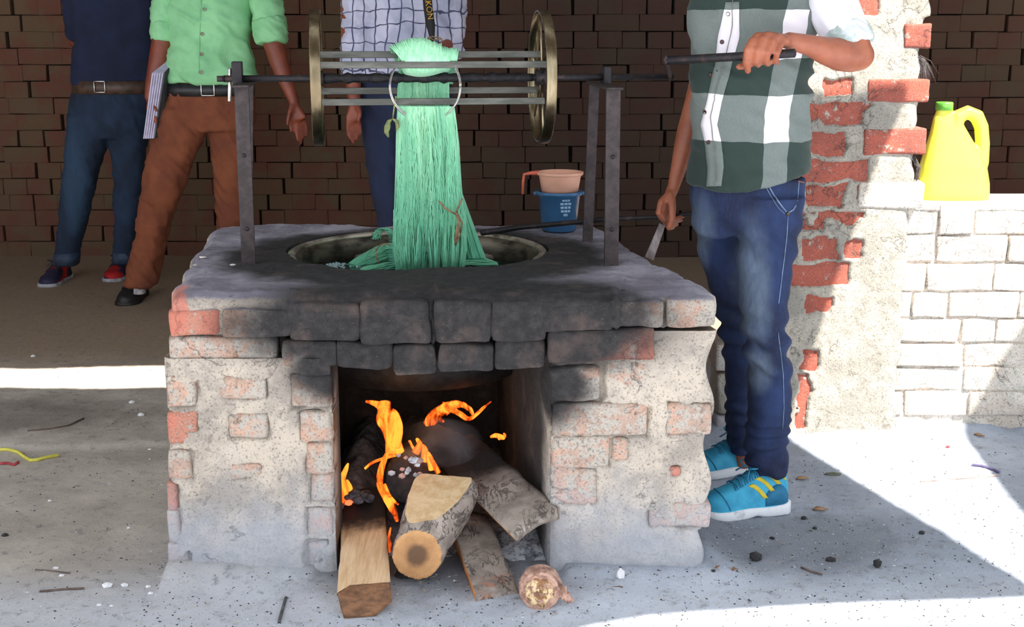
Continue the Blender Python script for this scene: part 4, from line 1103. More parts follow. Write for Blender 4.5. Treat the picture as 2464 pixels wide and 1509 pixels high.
m_teal = simple('turquoise_mesh', (62, 170, 206), (40, 140, 180), sc=14, bs=700, bd=.0008); m_teal2 = simple('deep_teal_panel', (30, 112, 150), (24, 96, 132))
m_sole = simple('scuffed_white_sole', (222, 224, 228), (150, 150, 156), sc=26, lo=.5, hi=.75); m_yel = simple('yellow_stripe', (222, 200, 60), (200, 176, 44), sc=20)
m_lace = simple('blue_lace', (56, 146, 186), (40, 120, 158), bs=600); m_lin = simple('lime_lining', (206, 210, 90), (180, 186, 70))
shm = (m_teal, m_sole, m_yel, m_lace, m_lin, m_teal2)
h1, t1 = G(1886, 1226), G(1714, 1243); shoe(op_, 'shoe', h1, t1, .256, .100, shm, 4, 1.30, 'turquoise running shoe with yellow stripes')
h2, t2 = G(1838, 1126), G(1690, 1144); shoe(op_, 'shoe', h2, t2, .262, .098, shm, 4, 1.15, 'turquoise running shoe with yellow stripes')
mb = MB(); OL(mb, [(1130,1815,1880,3.465,1.0),(1190,1820,1876,3.465,1.0)], n=20, rnd=.2); part('sock', mb, simple('pale_sock', (226, 226, 230)), op_, label='white sock')
# flat stick in the lower hand
mb = MB(); a, b = W(1594, 540, 3.68), W(1562, 622, 3.64); d = (b-a).normalized(); s_ = d.cross(Vector((0, 1, 0))).normalized()
mb.RL([(a+(b-a)*t_, s_*.0125*(.8+.35*t_), Vector((0, .0035, 0))) for t_ in (0, .3, .6, 1)], 12, p=4)
single('flat_stick', mb, simple('pale_stick', (150, 138, 136), (104, 92, 92), sc=40, stretch=(1, 1, .2)), "short flat pale stick hanging from the operator's lower hand", 'stick')

# ================= three onlookers in the shed
def trousers(rows_list, vox, wr, name, mat, parent, label, seed=0):
    mb = MB()
    for rr2 in rows_list: OL(mb, rr2, n=24)
    me = remesh(mb, vox, 2, name); disp(me, wrinkle(wr, 7, seed, (1, 1, 1.4), 1.2)); return part(name, me, mat, parent, label=label), me
Y1 = 6.62
p1 = thing('person', 'person in a dark navy pullover and jeans with red and navy trainers', 'person', (-2.15, Y1, 0))
hips = [(212,176,372,Y1,.62),(260,168,366,Y1,.62),(300,165,360,Y1,.6),(330,166,356,Y1,.5)]
lg1 = [(280,165,268,Y1-.02,.9),(360,160,252,Y1-.04,.95),(430,153,232,Y1-.06,1.0),(520,145,212,Y1-.06,1.05),(600,137,190,Y1-.05,1.1),(636,134,186,Y1-.05,1.1)]
lg2 = [(280,256,362,Y1,.9),(360,268,350,Y1,.95),(430,274,342,Y1,1.0),(520,276,332,Y1+.02,1.05),(600,276,324,Y1+.05,1.1),(632,276,324,Y1+.06,1.1)]
mb = MB(); OL(mb, hips[:2]+[(120,182,372,Y1,.6),(0,176,378,Y1,.55),(-110,180,374,Y1,.5)], sh=.85, rnd=.3); OL(mb, lg1, sh=.8); OL(mb, lg2, sh=.8)
PT(mb, [(185,-90,Y1,26),(175,0,Y1+.03,22),(185,100,Y1+.12,20),(250,125,Y1+.24,14)]); PT(mb, [(368,-90,Y1,26),(380,0,Y1+.03,22),(372,100,Y1+.12,20),(300,130,Y1+.24,14)])
hc = head(mb, W(276, -128, Y1), 0); me = remesh(mb, .011, 2, 'body'); part('body', me, m_skin_d, p1); hair_and_eyes(hc, p1, m_hair)
mb = MB(); OL(mb, [(-120,188,366,Y1,.45),(-70,172,382,Y1,.5),(0,172,382,Y1,.58),(100,180,376,Y1,.64),(160,178,374,Y1,.66),(200,178,374,Y1,.66)], n=32)
PT(mb, [(190,-95,Y1,34),(180,-10,Y1+.01,30),(186,75,Y1+.08,27),(235,118,Y1+.22,22)], 16); PT(mb, [(364,-95,Y1,34),(374,-10,Y1+.01,30),(370,75,Y1+.08,27),(320,122,Y1+.22,22)], 16)
me = remesh(mb, .012, 2, 'pullover'); disp(me, wrinkle(.012, 4, 7, (1, 1, 1.5), .6)); part('pullover', me, simple('navy_knit', (28, 36, 66), (20, 28, 52), rough=.95, sc=9), p1)
m_dj = denim('dark_denim', (20, 32, 52), (30, 50, 76), (50, 78, 104), [((-2.28, Y1-.2, .62), (.07, .3, .3))])
tr1, me = trousers([hips, lg1, lg2], .011, .008, 'jeans', m_dj, p1, 'dark blue jeans with rolled hems', 1)
for rr2 in ([(606,132,192,Y1-.05,1.15),(634,130,190,Y1-.05,1.15)], [(604,272,327,Y1+.06,1.15),(630,272,326,Y1+.06,1.15)]):
    mb = MB(); OL(mb, rr2, n=24); part('rolled_hem', mb, simple('hem_denim', (50, 66, 92)), tr1)
def belt(parent, rows_, mat, bpx, bpy, bw, bh, Yb, bm):
    mb = MB(); OL(mb, rows_, n=36); b_ = part('belt', mb, mat, parent)
    bv = bvh(b_.data); q = proj(bv, bpx, bpy, .004)
    if q:
        p_, n_ = q; u = n_.cross(Zv).normalized(); mb = MB(); w2, h2 = bw/2, bh/2
        for a_, c_, s1_, s2_ in ((0, h2, bw, .006), (0, -h2, bw, .006), (-w2, 0, .006, bh), (w2, 0, .006, bh)): mb.box(p_+u*a_+Zv*c_, s1_, .005, s2_, X=u, Y=n_, Z=Zv, b=.001)
        part('buckle', mb, bm, b_)
m_bl = simple('brown_leather', (84, 62, 50), (58, 44, 38), rough=.5); m_blk = simple('black_leather', (24, 24, 28), (38, 38, 42), rough=.4)
belt(p1, [(193,176,374,Y1,.68),(224,176,374,Y1,.68)], m_bl, 240, 209, .055, .055, Y1, m_wire)
m_red = simple('red_mesh', (190, 30, 34), (40, 40, 70), sc=9, lo=.48, hi=.55); m_nvy = simple('navy_rubber', (36, 36, 56)); m_ws = simple('grey_white_sole', (190, 190, 198))
shoe(p1, 'shoe', G(160, 672), G(118, 692), .29, .11, (m_red, m_ws, None, m_nvy, m_nvy, m_nvy), None, 1.1, 'red and navy trainer')
shoe(p1, 'shoe', G(306, 660), G(282, 674), .29, .11, (m_red, m_ws, None, m_nvy, m_nvy, m_nvy), None, 1.1, 'red and navy trainer')

Y2 = 6.12
p2 = thing('person', 'person in a mint-green shirt and rust-brown trousers holding papers under one arm', 'person', (-1.55, Y2, 0))
hips = [(222,392,612,Y2,.6),(270,384,612,Y2,.6),(310,374,612,Y2,.55)]
la = [(260,384,520,Y2-.02,.85),(330,368,490,Y2-.05,.9),(400,352,456,Y2-.07,1.0),(440,346,444,Y2-.08,1.0),(520,334,412,Y2-.06,1.1),(600,322,392,Y2-.05,1.15),(650,308,382,Y2-.05,1.2),(686,304,374,Y2-.06,1.25)]
lb = [(260,490,612,Y2,.85),(330,505,604,Y2,.9),(400,515,600,Y2,1.0),(480,520,597,Y2+.02,1.05),(560,526,594,Y2+.05,1.1),(640,530,588,Y2+.08,1.1),(690,532,586,Y2+.1,1.1)]
mb = MB(); OL(mb, hips[:2]+[(110,420,606,Y2,.62),(0,418,606,Y2,.6),(-130,425,610,Y2,.5)], sh=.86, rnd=.3); OL(mb, la, sh=.78); OL(mb, lb, sh=.78)
PT(mb, [(622,-120,Y2,34),(640,0,Y2-.03,28),(654,90,Y2-.05,26),(672,150,Y2-.07,24),(692,205,Y2-.09,17),(708,245,Y2-.10,13)], 12)
for i, ch in enumerate([[(702,285),(698,300),(700,316)],[(714,292),(714,322),(716,338)],[(724,292),(727,326),(724,346)],[(732,288),(738,312),(738,330)]]):
    PT(mb, [(709,246,Y2-.10,8),(ch[0][0], ch[0][1]-6, Y2-.11, 6.5)], 8); PT(mb, [(x_, y_, Y2-.11+.012*i, 5.2-.6*k_) for k_, (x_, y_) in enumerate(ch)], 8)
PT(mb, [(702,255,Y2-.12,7),(694,280,Y2-.14,5.5),(692,300,Y2-.14,4.2)], 8)
PT(mb, [(410,-120,Y2,34),(398,0,Y2,28),(392,90,Y2-.03,26),(380,150,Y2-.06,23),(366,205,Y2-.08,17),(360,235,Y2-.09,13)], 12)
for i in range(4): PT(mb, [(360,235,Y2-.09,7),(356+i*2,262+i*3,Y2-.07,5.5),(366+i*2,276+i*4,Y2-.13,5),(376,282+i*5,Y2-.15,4)], 8)
PT(mb, [(362,240,Y2-.10,6.5),(370,256,Y2-.15,5.2),(378,268,Y2-.16,4.2)], 8)
hc = head(mb, W(515, -150, Y2), 0); me = remesh(mb, .0085, 2, 'body'); part('body', me, m_skin_d, p2); hair_and_eyes(hc, p2, m_hair)
m_mint = simple('mint_linen', (150, 214, 160), (132, 196, 144), sc=8, rough=.9, bs=500)
mb = MB(); OL(mb, [(-140,440,590,Y2,.45),(-90,410,618,Y2,.5),(0,408,612,Y2,.64),(60,410,604,Y2,.68),(110,412,600,Y2,.70),(160,402,610,Y2,.72),(186,398,618,Y2,.74),(200,402,604,Y2,.74)], n=36)
me = remesh(mb, .009, 2, 'shirt'); disp(me, wrinkle(.016, 4.5, 9, (1, 1, 1.8), .5)); bs = bvh(me); sh2 = part('shirt', me, m_mint, p2, label='mint-green shirt')
m_mb = simple('grey_button', (150, 150, 130))
for x, y in [(492,22),(487,82),(485,131),(484,174)]: button(bs, x, y, .009, sh2, m_mb)
seam(bs, [(484,0),(480,90),(478,190)], .003, sh2, m_mint, 'placket_edge', .001)
for pts_, cf in (([(618,-120,Y2,44),(634,-30,Y2-.02,40),(646,40,Y2-.04,38),(652,80,Y2-.05,37)], [(646,48,Y2-.045,40),(652,82,Y2-.055,42),(654,104,Y2-.06,38)]),
                 ([(412,-120,Y2,44),(400,-30,Y2,36),(396,40,Y2-.02,31),(394,72,Y2-.03,29)], [(395,52,Y2-.025,31),(394,80,Y2-.03,32),(392,98,Y2-.035,29)])):
    mb = MB(); PT(mb, pts_, 18, rnd=.1); me = remesh(mb, .010, 1, 'sleeve'); disp(me, wrinkle(.01, 7, 3)); part('sleeve', me, m_mint, p2)
    mb = MB(); PT(mb, cf, 18, rnd=.05); me = remesh(mb, .008, 1, 'cuff'); disp(me, wrinkle(.006, 9, 5)); part('cuff', me, m_mint, p2)
m_rust = simple('rust_brown_cotton', (124, 68, 42), (106, 56, 36), sc=8, rough=.9)
tr2, me = trousers([hips, la, lb], .010, .012, 'trousers', m_rust, p2, 'rust-brown trousers', 4)
belt(p2, [(200,392,610,Y2,.66),(229,392,612,Y2,.66)], m_blk, 500, 215, .06, .058, Y2, m_wire)
m_bs = simple('black_shoe_leather', (30, 28, 30), (44, 42, 42), rough=.5); m_sock = simple('white_sock', (220, 220, 226))
shoe(p2, 'shoe', G(338, 712), G(295, 746), .31, .115, (m_bs, m_bs, None, m_blk, m_bs, None), None, 1.2, 'black leather shoe')
shoe(p2, 'shoe', G(558, 690), G(556, 716), .31, .115, (m_bs, m_bs, None, m_blk, m_bs, None), None, 1.2, 'black leather shoe')
mb = MB(); OL(mb, [(660,324,350,Y2-.09,1.1),(706,322,350,Y2-.09,1.1)], n=16); part('sock', mb, m_sock, p2)
# papers
pp = thing('paper_bundle', 'bundle of white papers in a dark folder held against rust-brown trousers', 'papers', W(378, 335, Y2-.16))
m_pap = simple('white_paper', (212, 206, 232), (196, 190, 216)); m_fold = simple('dark_folder', (58, 64, 66))
a0, a1, b0, b1 = W(372, 176, Y2-.17), W(412, 142, Y2-.05), W(350, 334, Y2-.17), W(372, 328, Y2-.12)
for k in range(6):
    o_ = Vector((.010*k-.01, .006*k, 0)); mb = MB(); q = [a0+o_, a1+o_*.6, b1+o_, b0+o_*.9]; nrm = (q[1]-q[0]).cross(q[3]-q[0]).normalized()*.0022
    mb.rings([[v-nrm for v in q], [v+nrm for v in q]]); part('sheet', mb, m_pap if k < 5 else m_fold, pp, False)

Y3 = 5.55
p3 = thing('person', 'person in a white and grey windowpane-checked shirt standing behind the reel with a camera strap', 'person', (-.47, Y3, 0))
hips = [(180,868,1092,Y3,.6),(230,868,1090,Y3,.6),(290,870,1088,Y3,.55)]
la = [(250,870,985,Y3,.85),(340,878,975,Y3,.9),(430,890,968,Y3,1.0),(520,905,965,Y3,1.1),(620,910,962,Y3,1.1),(700,914,962,Y3,1.1),(800,918,962,Y3,1.1)]
lb = [(250,975,1088,Y3,.85),(340,985,1080,Y3,.9),(430,992,1070,Y3,1.0),(520,996,1060,Y3,1.1),(620,1000,1054,Y3,1.1),(700,1002,1052,Y3,1.1),(800,1002,1050,Y3,1.1)]
mb = MB(); OL(mb, hips[:2]+[(100,862,1094,Y3,.6),(0,858,1096,Y3,.58),(-150,870,1086,Y3,.5)], sh=.84, rnd=.3); OL(mb, la, sh=.8); OL(mb, lb, sh=.8)
PT(mb, [(868,-150,Y3,36),(850,-20,Y3+.02,32),(848,100,Y3-.02,28),(850,180,Y3-.06,21),(852,245,Y3-.10,15)], 12)
for i, ch in enumerate([[(838,290),(836,315),(842,332)],[(846,296),(845,322),(850,344)],[(855,294),(856,318),(860,335)],[(864,288),(866,306),(868,320)]]):
    PT(mb, [(852,246,Y3-.10,9),(ch[0][0], ch[0][1]-6, Y3-.11, 7.5)], 8); PT(mb, [(x_, y_, Y3-.11+.01*i, 6-.7*k_) for k_, (x_, y_) in enumerate(ch)], 8)
PT(mb, [(860,252,Y3-.12,8),(866,275,Y3-.15,6),(862,292,Y3-.15,5)], 8)
PT(mb, [(1080,-150,Y3,30),(1082,0,Y3+.02,26),(1076,95,Y3-.02,22),(1062,135,Y3-.16,20),(1030,150,Y3-.26,15),(1005,155,Y3-.30,17)], 12)
hc = head(mb, W(975, -190, Y3), 0); me = remesh(mb, .0085, 2, 'body'); part('body', me, m_skin_d, p3); hair_and_eyes(hc, p3, m_hair)
def plaid2():
    t = NT('windowpane_check'); x, y, z = t.xyz(); w1 = t.noise(4, 3); w2 = t.noise(5, 3, stretch=(.7, 1, 1.3))
    def line(v, per, th):
        f = t.math('FRACT', t.math('DIVIDE', v, per)); return t.math('MULTIPLY', t.mr(f, .5-th, .5-th+.03), t.mr(f, .5+th, .5+th-.03))
    l1 = line(t.math('ADD', x, t.math('MULTIPLY', w1, .06)), .052, .07); l2 = line(t.math('ADD', z, t.math('MULTIPLY', w2, .12)), .062, .06)
    c = t.mix(t.mr(t.noise(9, 5), .4, .65), lin((190, 190, 212)), lin((160, 164, 188))); c = t.mix(t.math('MAXIMUM', l1, l2), c, lin((70, 72, 96)))
    return t.fin(c, .9, 0, t.bump(t.noise(300, 3), .001, .5))
m_pl = plaid2()
mb = MB(); OL(mb, [(-165,900,1060,Y3,.45),(-110,862,1098,Y3,.5),(0,856,1100,Y3,.62),(80,858,1102,Y3,.66),(140,862,1098,Y3,.68),(184,862,1096,Y3,.68)], n=36)
me = remesh(mb, .010, 2, 'shirt'); disp(me, wrinkle(.02, 4, 12, (1, 1, 1.5), .9)); part('shirt', me, m_pl, p3, label='pale windowpane-checked shirt')
for pts_ in ([(872,-150,Y3,48),(862,-20,Y3+.01,40),(862,60,Y3-.01,36),(856,130,Y3-.03,34),(850,188,Y3-.07,30)], [(1080,-150,Y3,48),(1080,-20,Y3,42),(1080,60,Y3-.01,40),(1077,132,Y3-.03,39)]):
    mb = MB(); PT(mb, pts_, 18, rnd=.1); me = remesh(mb, .010, 1, 'sleeve'); disp(me, wrinkle(.014, 6, 3)); part('sleeve', me, m_pl, p3)
m_nj = denim('navy_denim', (18, 26, 52), (26, 38, 70), (36, 52, 84), [])
trousers([hips, la, lb], .011, .01, 'jeans', m_nj, p3, 'dark navy jeans', 8)
for hx, tx in (((938, 812), (936, 840)), ((1028, 812), (1032, 840))): shoe(p3, 'shoe', G(*hx), G(*tx), .28, .105, (m_bs, m_bs, None, m_blk, m_bs, None), None, 1.1)
# camera strap with its lettering
mb = MB(); sp = [(1018,-90),(1026,-30),(1030,20),(1036,60),(1040,92),(1046,118)]
pts = [W(x_, y_, Y3-.26+.0012*(y_ > 0)*y_*0) for x_, y_ in sp]; R_ = []
for i, p_ in enumerate(pts):
    wd = .019 if i < 4 else .010; R_.append([p_+Vector((sx*wd, sy*.002, 0)) for sx, sy in ((-1, -1), (1, -1), (1, 1), (-1, 1))])
mb.rings(R_); ms = simple('black_webbing', (16, 16, 20))
strap = single('camera_strap', mb, ms, 'black camera strap with yellow lettering hanging over the windowpane-checked shirt', 'strap')
tc = bpy.data.curves.new('lettering', 'FONT'); tc.body = 'NIKON'; tc.size = .034; tc.extrude = .0006; tc.align_x = 'CENTER'; tc.align_y = 'CENTER'
to = bpy.data.objects.new('tmp_text', tc); C.objects.link(to); bpy.context.view_layer.update()
tm = bpy.data.meshes.new_from_object(to.evaluated_get(bpy.context.evaluated_depsgraph_get())); bpy.data.objects.remove(to)
dl = (pts[3]-pts[2]).normalized(); up_ = Vector((0, -1, 0)); ux = -dl*-1; vy = up_.cross(ux)
M_ = Matrix((( ux.x, vy.x, up_.x, 0), (ux.y, vy.y, up_.y, 0), (ux.z, vy.z, up_.z, 0), (0, 0, 0, 1)))
pc = W(1031, 14, Y3-.265); tm.transform(Matrix.Translation(pc-strap.location) @ M_)
o = link('lettering', tm, simple('gold_print', (214, 160, 40)), strap); o['label'] = 'yellow lettering on the strap'
# ------------------------------------------------------------------ jug on the low wall
def jug():
    zb = .807; Yj = 4.33
    jr = thing('plastic_jug', 'yellow plastic jug with green cap standing on the low limewashed wall', 'jug', (W(2290, 495, Yj).x, Yj, zb))
    mb = MB()
    rows_ = [(498,2226,2366,Yj,.42),(490,2216,2374,Yj,.46),(470,2208,2378,Yj,.48),(440,2206,2378,Yj,.50),(400,2214,2372,Yj,.50),(360,2226,2352,Yj,.50),(325,2237,2332,Yj,.50),(300,2243,2318,Yj,.50),(284,2246,2304,Yj,.5),(270,2252,2296,Yj,.5),(262,2255,2290,Yj,.6)]
    OL(mb, rows_, n=36, p=2.8)
    PT(mb, [(2296,310,Yj,20),(2304,282,Yj,20),(2328,270,Yj,17),(2350,280,Yj,18),(2361,305,Yj,17),(2364,345,Yj,17),(2360,390,Yj,19),(2350,420,Yj,20)], 14, ref=(0, 1, 0))
    me = remesh(mb, .004, 5, 'body'); t = NT('yellow_plastic')
    t.fin(lin((234, 232, 80)), .3, 0, None, Transmission_Weight=.15, Coat_Weight=.2)
    body = part('body', me, t.mat, jr)
    c = W(2272, 262, Yj); mb = MB(); r_ = RR(20, 262, Yj)
    n = 40; Rg = []
    for z_, k_ in ((-.004, 1), (.020, 1.0), (.0235, .9)): Rg.append([c+Vector((math.cos(2*PI*i/n)*r_*k_*(1+.03*(i % 2)), math.sin(2*PI*i/n)*r_*k_*(1+.03*(i % 2)), z_)) for i in range(n)])
    mb.rings(Rg); part('cap', mb, simple('green_plastic', (110, 200, 70), rough=.35), jr, label='green screw cap')
jug()
# hair-like fibre tufts on the pillar corner
m_fib = simple('dark_fibre', (60, 52, 52), (110, 104, 104), rough=.6)
for nm_, lb_, base_, tip_, spread, N_ in (('fibre_tuft', 'tuft of dark fibres sticking out under the upper pillar brick', (2196,125), (2228,196), 20, 60), ('fibre_tuft', 'short dark fibre tuft beside the yellow jug on the pillar edge', (2196,376), (2204,440), 6, 34)):
    mb = MB(); r = random.Random(8)
    for i in range(N_):
        a = W(base_[0]+r.uniform(-3, 6), base_[1]+r.uniform(-4, 8), YP-.01+r.uniform(0, .1)); b = W(tip_[0]+r.gauss(0, spread*.5), tip_[1]+r.gauss(0, spread*.6), YP+.05+r.uniform(-.05, .05))
        mid = a.lerp(b, .5)+Vector((.012, 0, .01)); mb.tube([a, mid, b], [.0012, .0009, .0004], 4)
    single(nm_, mb, m_fib, lb_, 'fibre tuft')

# ------------------------------------------------------------------ firewood
def bark_mat():
    t = NT('grey_bark'); v = t.noise(16, 8, .65, dist=.4); cr = t.noise(30, 6, .7, stretch=(.6, 1.6, .6), dist=1.2)
    c = t.mix(t.mr(v, .35, .65), lin((166, 152, 142)), lin((126, 114, 106))); c = t.mix(t.mr(t.noise(11, 5), .62, .7, 0, .8), c, lin((172, 120, 98)))
    rg = t.math('ABSOLUTE', t.math('SUBTRACT', t.noise(20, 6, .65, stretch=(1.5, .7, 1), dist=.7), .5)); crk = t.math('MULTIPLY', t.mr(rg, .028, .003), t.mr(t.noise(9, 4), .42, .56)); c = t.mix(t.math('MULTIPLY', crk, .5), c, lin((50, 42, 40)))
    x, y, z = t.xyz(); ch = t.mr(t.math('ADD', y, t.math('MULTIPLY', t.noise(9, 4), .12)), 3.20, 3.30); c = t.mix(ch, c, lin((30, 28, 30)))
    return t.fin(c, .9, 0, t.bump(t.math('SUBTRACT', v, crk), .008, .8))
def wood_mat(name, a, b, ring=None, char=3.16, gs=(1, 1, 1)):
    t = NT(name); g = t.noise(34, 7, .65, stretch=gs, dist=.3); c = t.mix(t.mr(g, .35, .68), lin(a), lin(b))
    c = t.mix(t.mr(t.noise(170, 4, .7, stretch=gs), .60, .72, 0, .5), c, lin((120, 82, 50)))
    if ring:
        c = t.mix(t.math('MULTIPLY', t.ell(ring, (.028, .06, .028), .7, .3, 26), .95), c, lin((56, 44, 36))); c = t.mix(t.math('MULTIPLY', t.ell(ring, (.052, .08, .052), .3, .15, 20), .3), c, lin((140, 96, 56)))
    if char:
        x, y, z = t.xyz(); ch = t.mr(t.math('ADD', y, t.math('MULTIPLY', t.noise(14, 5), .14)), char, char+.09); c = t.mix(ch, c, lin((26, 24, 26)))
    return t.fin(c, .75, 0, t.bump(g, .003, .6))
m_bark = bark_mat()
m_w1 = wood_mat('pale_sawn_wood', (228, 198, 160), (204, 166, 124), gs=(3, .25, 1), char=3.12)
m_w1e = wood_mat('dark_end_grain', (138, 96, 66), (96, 66, 46), gs=(1, 1, 3), char=None)
fc_ = W(1003, 1337, 2.92)
m_w2 = wood_mat('log_end_grain', (196, 148, 98), (176, 128, 84), ring=tuple(fc_+Vector((.0, 0, 0))), char=None)
m_w2c = wood_mat('fresh_cut_wood', (236, 208, 166), (212, 176, 128), char=None)
m_charlog = simple('charred_wood', (40, 36, 38), (70, 60, 58), sc=18, rough=.9, bs=60, bd=.008)
# squared timber at the left
def slab_log(name, corners_near, corners_far, mat_side, mat_end, label, segs=16, amp=.004, seed=0, bark_top=None):
    """loft between near and far outlines; parts: body and cut end"""
    lg = thing(name, label, 'log', sum(corners_near, Vector())/len(corners_near)); mb = MB(); R_ = []
    n = len(corners_near)
    def dens(c_):
        out = []
        for i in range(n):
            a, b = c_[i], c_[(i+1) % n]
            for k in range(6): out.append(a.lerp(b, k/6))
        return out
    A_, B_ = dens(corners_near), dens(corners_far)
    for s in range(segs+1): R_.append([a.lerp(b, s/segs) for a, b in zip(A_, B_)])
    mb.rings(R_, cap=False); m_i = []
    if bark_top:
        for f in mb.f:
            m_i.append(1 if len(f) == 4 and all(((v % (6*n))//6 in bark_top) or v % (6*n) in [6*(q+1) % (6*n) for q in bark_top] for v in f) else 0)
        mb.m = m_i
    me = mb.mesh('wood'); disp(me, lambda c, n_: amp*fbm(c, 22, seed, 4)+amp*.5*fbm(c, 6, seed+3, 2))
    part('wood', me, mat_side, lg)
    mb = MB(); q = A_; cen = sum(q, Vector())/len(q); off = (A_[0]-B_[0]).normalized()*.004
    ring2 = [[cen+(v-cen)*k+off*(1.0-.8*(k > .9)) for v in q] for k in (.02, .35, .7, 1.0)]
    mb.rings(ring2+[[v-off for v in ring2[-1]]]); me = mb.mesh('cut_end'); disp(me, lambda c, n_: .002*fbm(c, 40, 3, 3)); part('cut_end', me, mat_end, lg)
    return lg
near = [W(812,1428,2.80), W(842,1408,2.83), W(938,1402,2.83), W(942,1448,2.79), W(905,1482,2.76), W(828,1488,2.75)]
near = [v if v.z > .004 else Vector((v.x, v.y, .004)) for v in near]
far = [v.lerp(v, 0) for v in [W(826,1200,3.26), W(838,1180,3.30), W(922,1170,3.30), W(930,1205,3.28), W(918,1235,3.26), W(832,1240,3.24)]]
slab_log('squared_log', near, far, m_w1, m_w1e, 'pale squared timber with a dark sawn end, leftmost in the fire mouth')
# big log with an oblique cut
def big_log():
    lg = thing('cut_log', 'thick grey-barked log with a bright oblique cut and a dark heart in its end', 'log', fc_)
    A_ = fc_; B_ = W(1075, 1176, 3.12); d = (B_-A_).normalized()
    mb = MB(); U = d.cross(Zv).normalized(); V = d.cross(U)
    Vf = Vector((0, -.15, -1)).normalized()
    mb.RL([(A_, Vector((.062, 0, 0)), Vf*.064), (A_+d*.02, Vector((.066, 0, 0)), Vf*.067), (A_+d*.07, U*.068, V*.067), (A_+(B_-A_)*.35, U*.074, V*.070), (A_+(B_-A_)*.7, U*.087, V*.078), (B_, U*.088, V*.080), (B_+d*.02, U*.08, V*.07)], 40)
    me = remesh(mb, .005, 1, 'bark'); disp(me, lambda c, n: .004*fbm(c, 14, 3, 4)-.002*np.abs(fbm(c, 40, 5, 3)))
    p1_, p2_, p3_ = W(966, 1250, 2.97), W(1136, 1183, 3.04), W(1090, 1145, 3.12)
    nrm = (p2_-p1_).cross(p3_-p1_).normalized(); nrm = nrm if nrm.z > 0 else -nrm
    bm = bmesh.new(); bm.from_mesh(me); r_ = bmesh.ops.bisect_plane(bm, geom=bm.verts[:]+bm.edges[:]+bm.faces[:], plane_co=p1_, plane_no=nrm, clear_outer=True)
    es = [e for e in r_['geom_cut'] if isinstance(e, bmesh.types.BMEdge)]
    loop = [v.co.copy() for e in es for v in e.verts]; f = bmesh.ops.holes_fill(bm, edges=es, sides=0)['faces']
    for q in f: q.material_index = 1
    for q in bm.faces:
        q.smooth = True
        n_ = q.normal
        if q.calc_center_median().y < A_.y+.02 and n_.y < -.75 and q.material_index == 0: q.material_index = 2; q.smooth = False
    for q in f: q.smooth = False
    bm.to_mesh(me); bm.free(); link('bark', me, [m_bark, m_w2c, m_w2], lg)
big_log()
def plank(name, label, P0, P1, wd, curve, th, nrm0, seed, mats, charred=False):
    """curved bark slab: bark outside, wood edge"""
    lg = thing(name, label, 'log', P0); d = (P1-P0).normalized(); U = d.cross(nrm0).normalized(); N_ = U.cross(d).normalized()
    if N_.dot(nrm0) < 0: N_ = -N_
    na = 14
    def sec(t, r_in, k=1):
        c = P0.lerp(P1, t); out = []
        for i in range(na):
            a = (i/(na-1)-.5)*curve; R = wd/curve; out.append(c+U*(math.sin(a)*(R+r_in))+N_*((math.cos(a)-1)*R+math.cos(a)*r_in))
        return out
    mb = MB(); R_ = []
    for s in range(22):
        t = s/21; o_, i_ = sec(t, 0), sec(t, -th); j = d*(.006*math.sin(s)) if s in (0, 21) else Vector()
        R_.append([v+j*math.sin(i*2.3) for i, v in enumerate(o_)]+i_[::-1])
    mb.rings(R_)
    for k, f in enumerate(mb.f):
        if len(f) == 4 and all((v % (2*na)) < na for v in f): mb.m[k] = 0
        else: mb.m[k] = 1 if len(f) == 4 else 0
    me = mb.mesh('slab'); disp(me, lambda c, n: .006*fbm(c, 15, seed, 4)-.003*np.abs(fbm(c, 38, seed+2, 3)))
    link('slab', me, mats, lg); return lg
m_edge = wood_mat('orange_wood_edge', (206, 142, 84), (168, 104, 60), char=3.3)
plank('bark_slab', 'bark-covered slab leaning across the top right of the fire', W(1286, 1248, 2.95), W(1085, 1062, 3.40), .145, .6, .030, Vector((-.2, -.45, 1)), 3, [m_bark, m_edge])
plank('bark_slab', 'long bark-covered slab on the ash between the big log and the knotty stub', W(1198, 1420, 2.84), W(1125, 1232, 3.20), .115, .5, .045, Vector((.25, -.45, 1)), 8, [m_bark, m_edge])
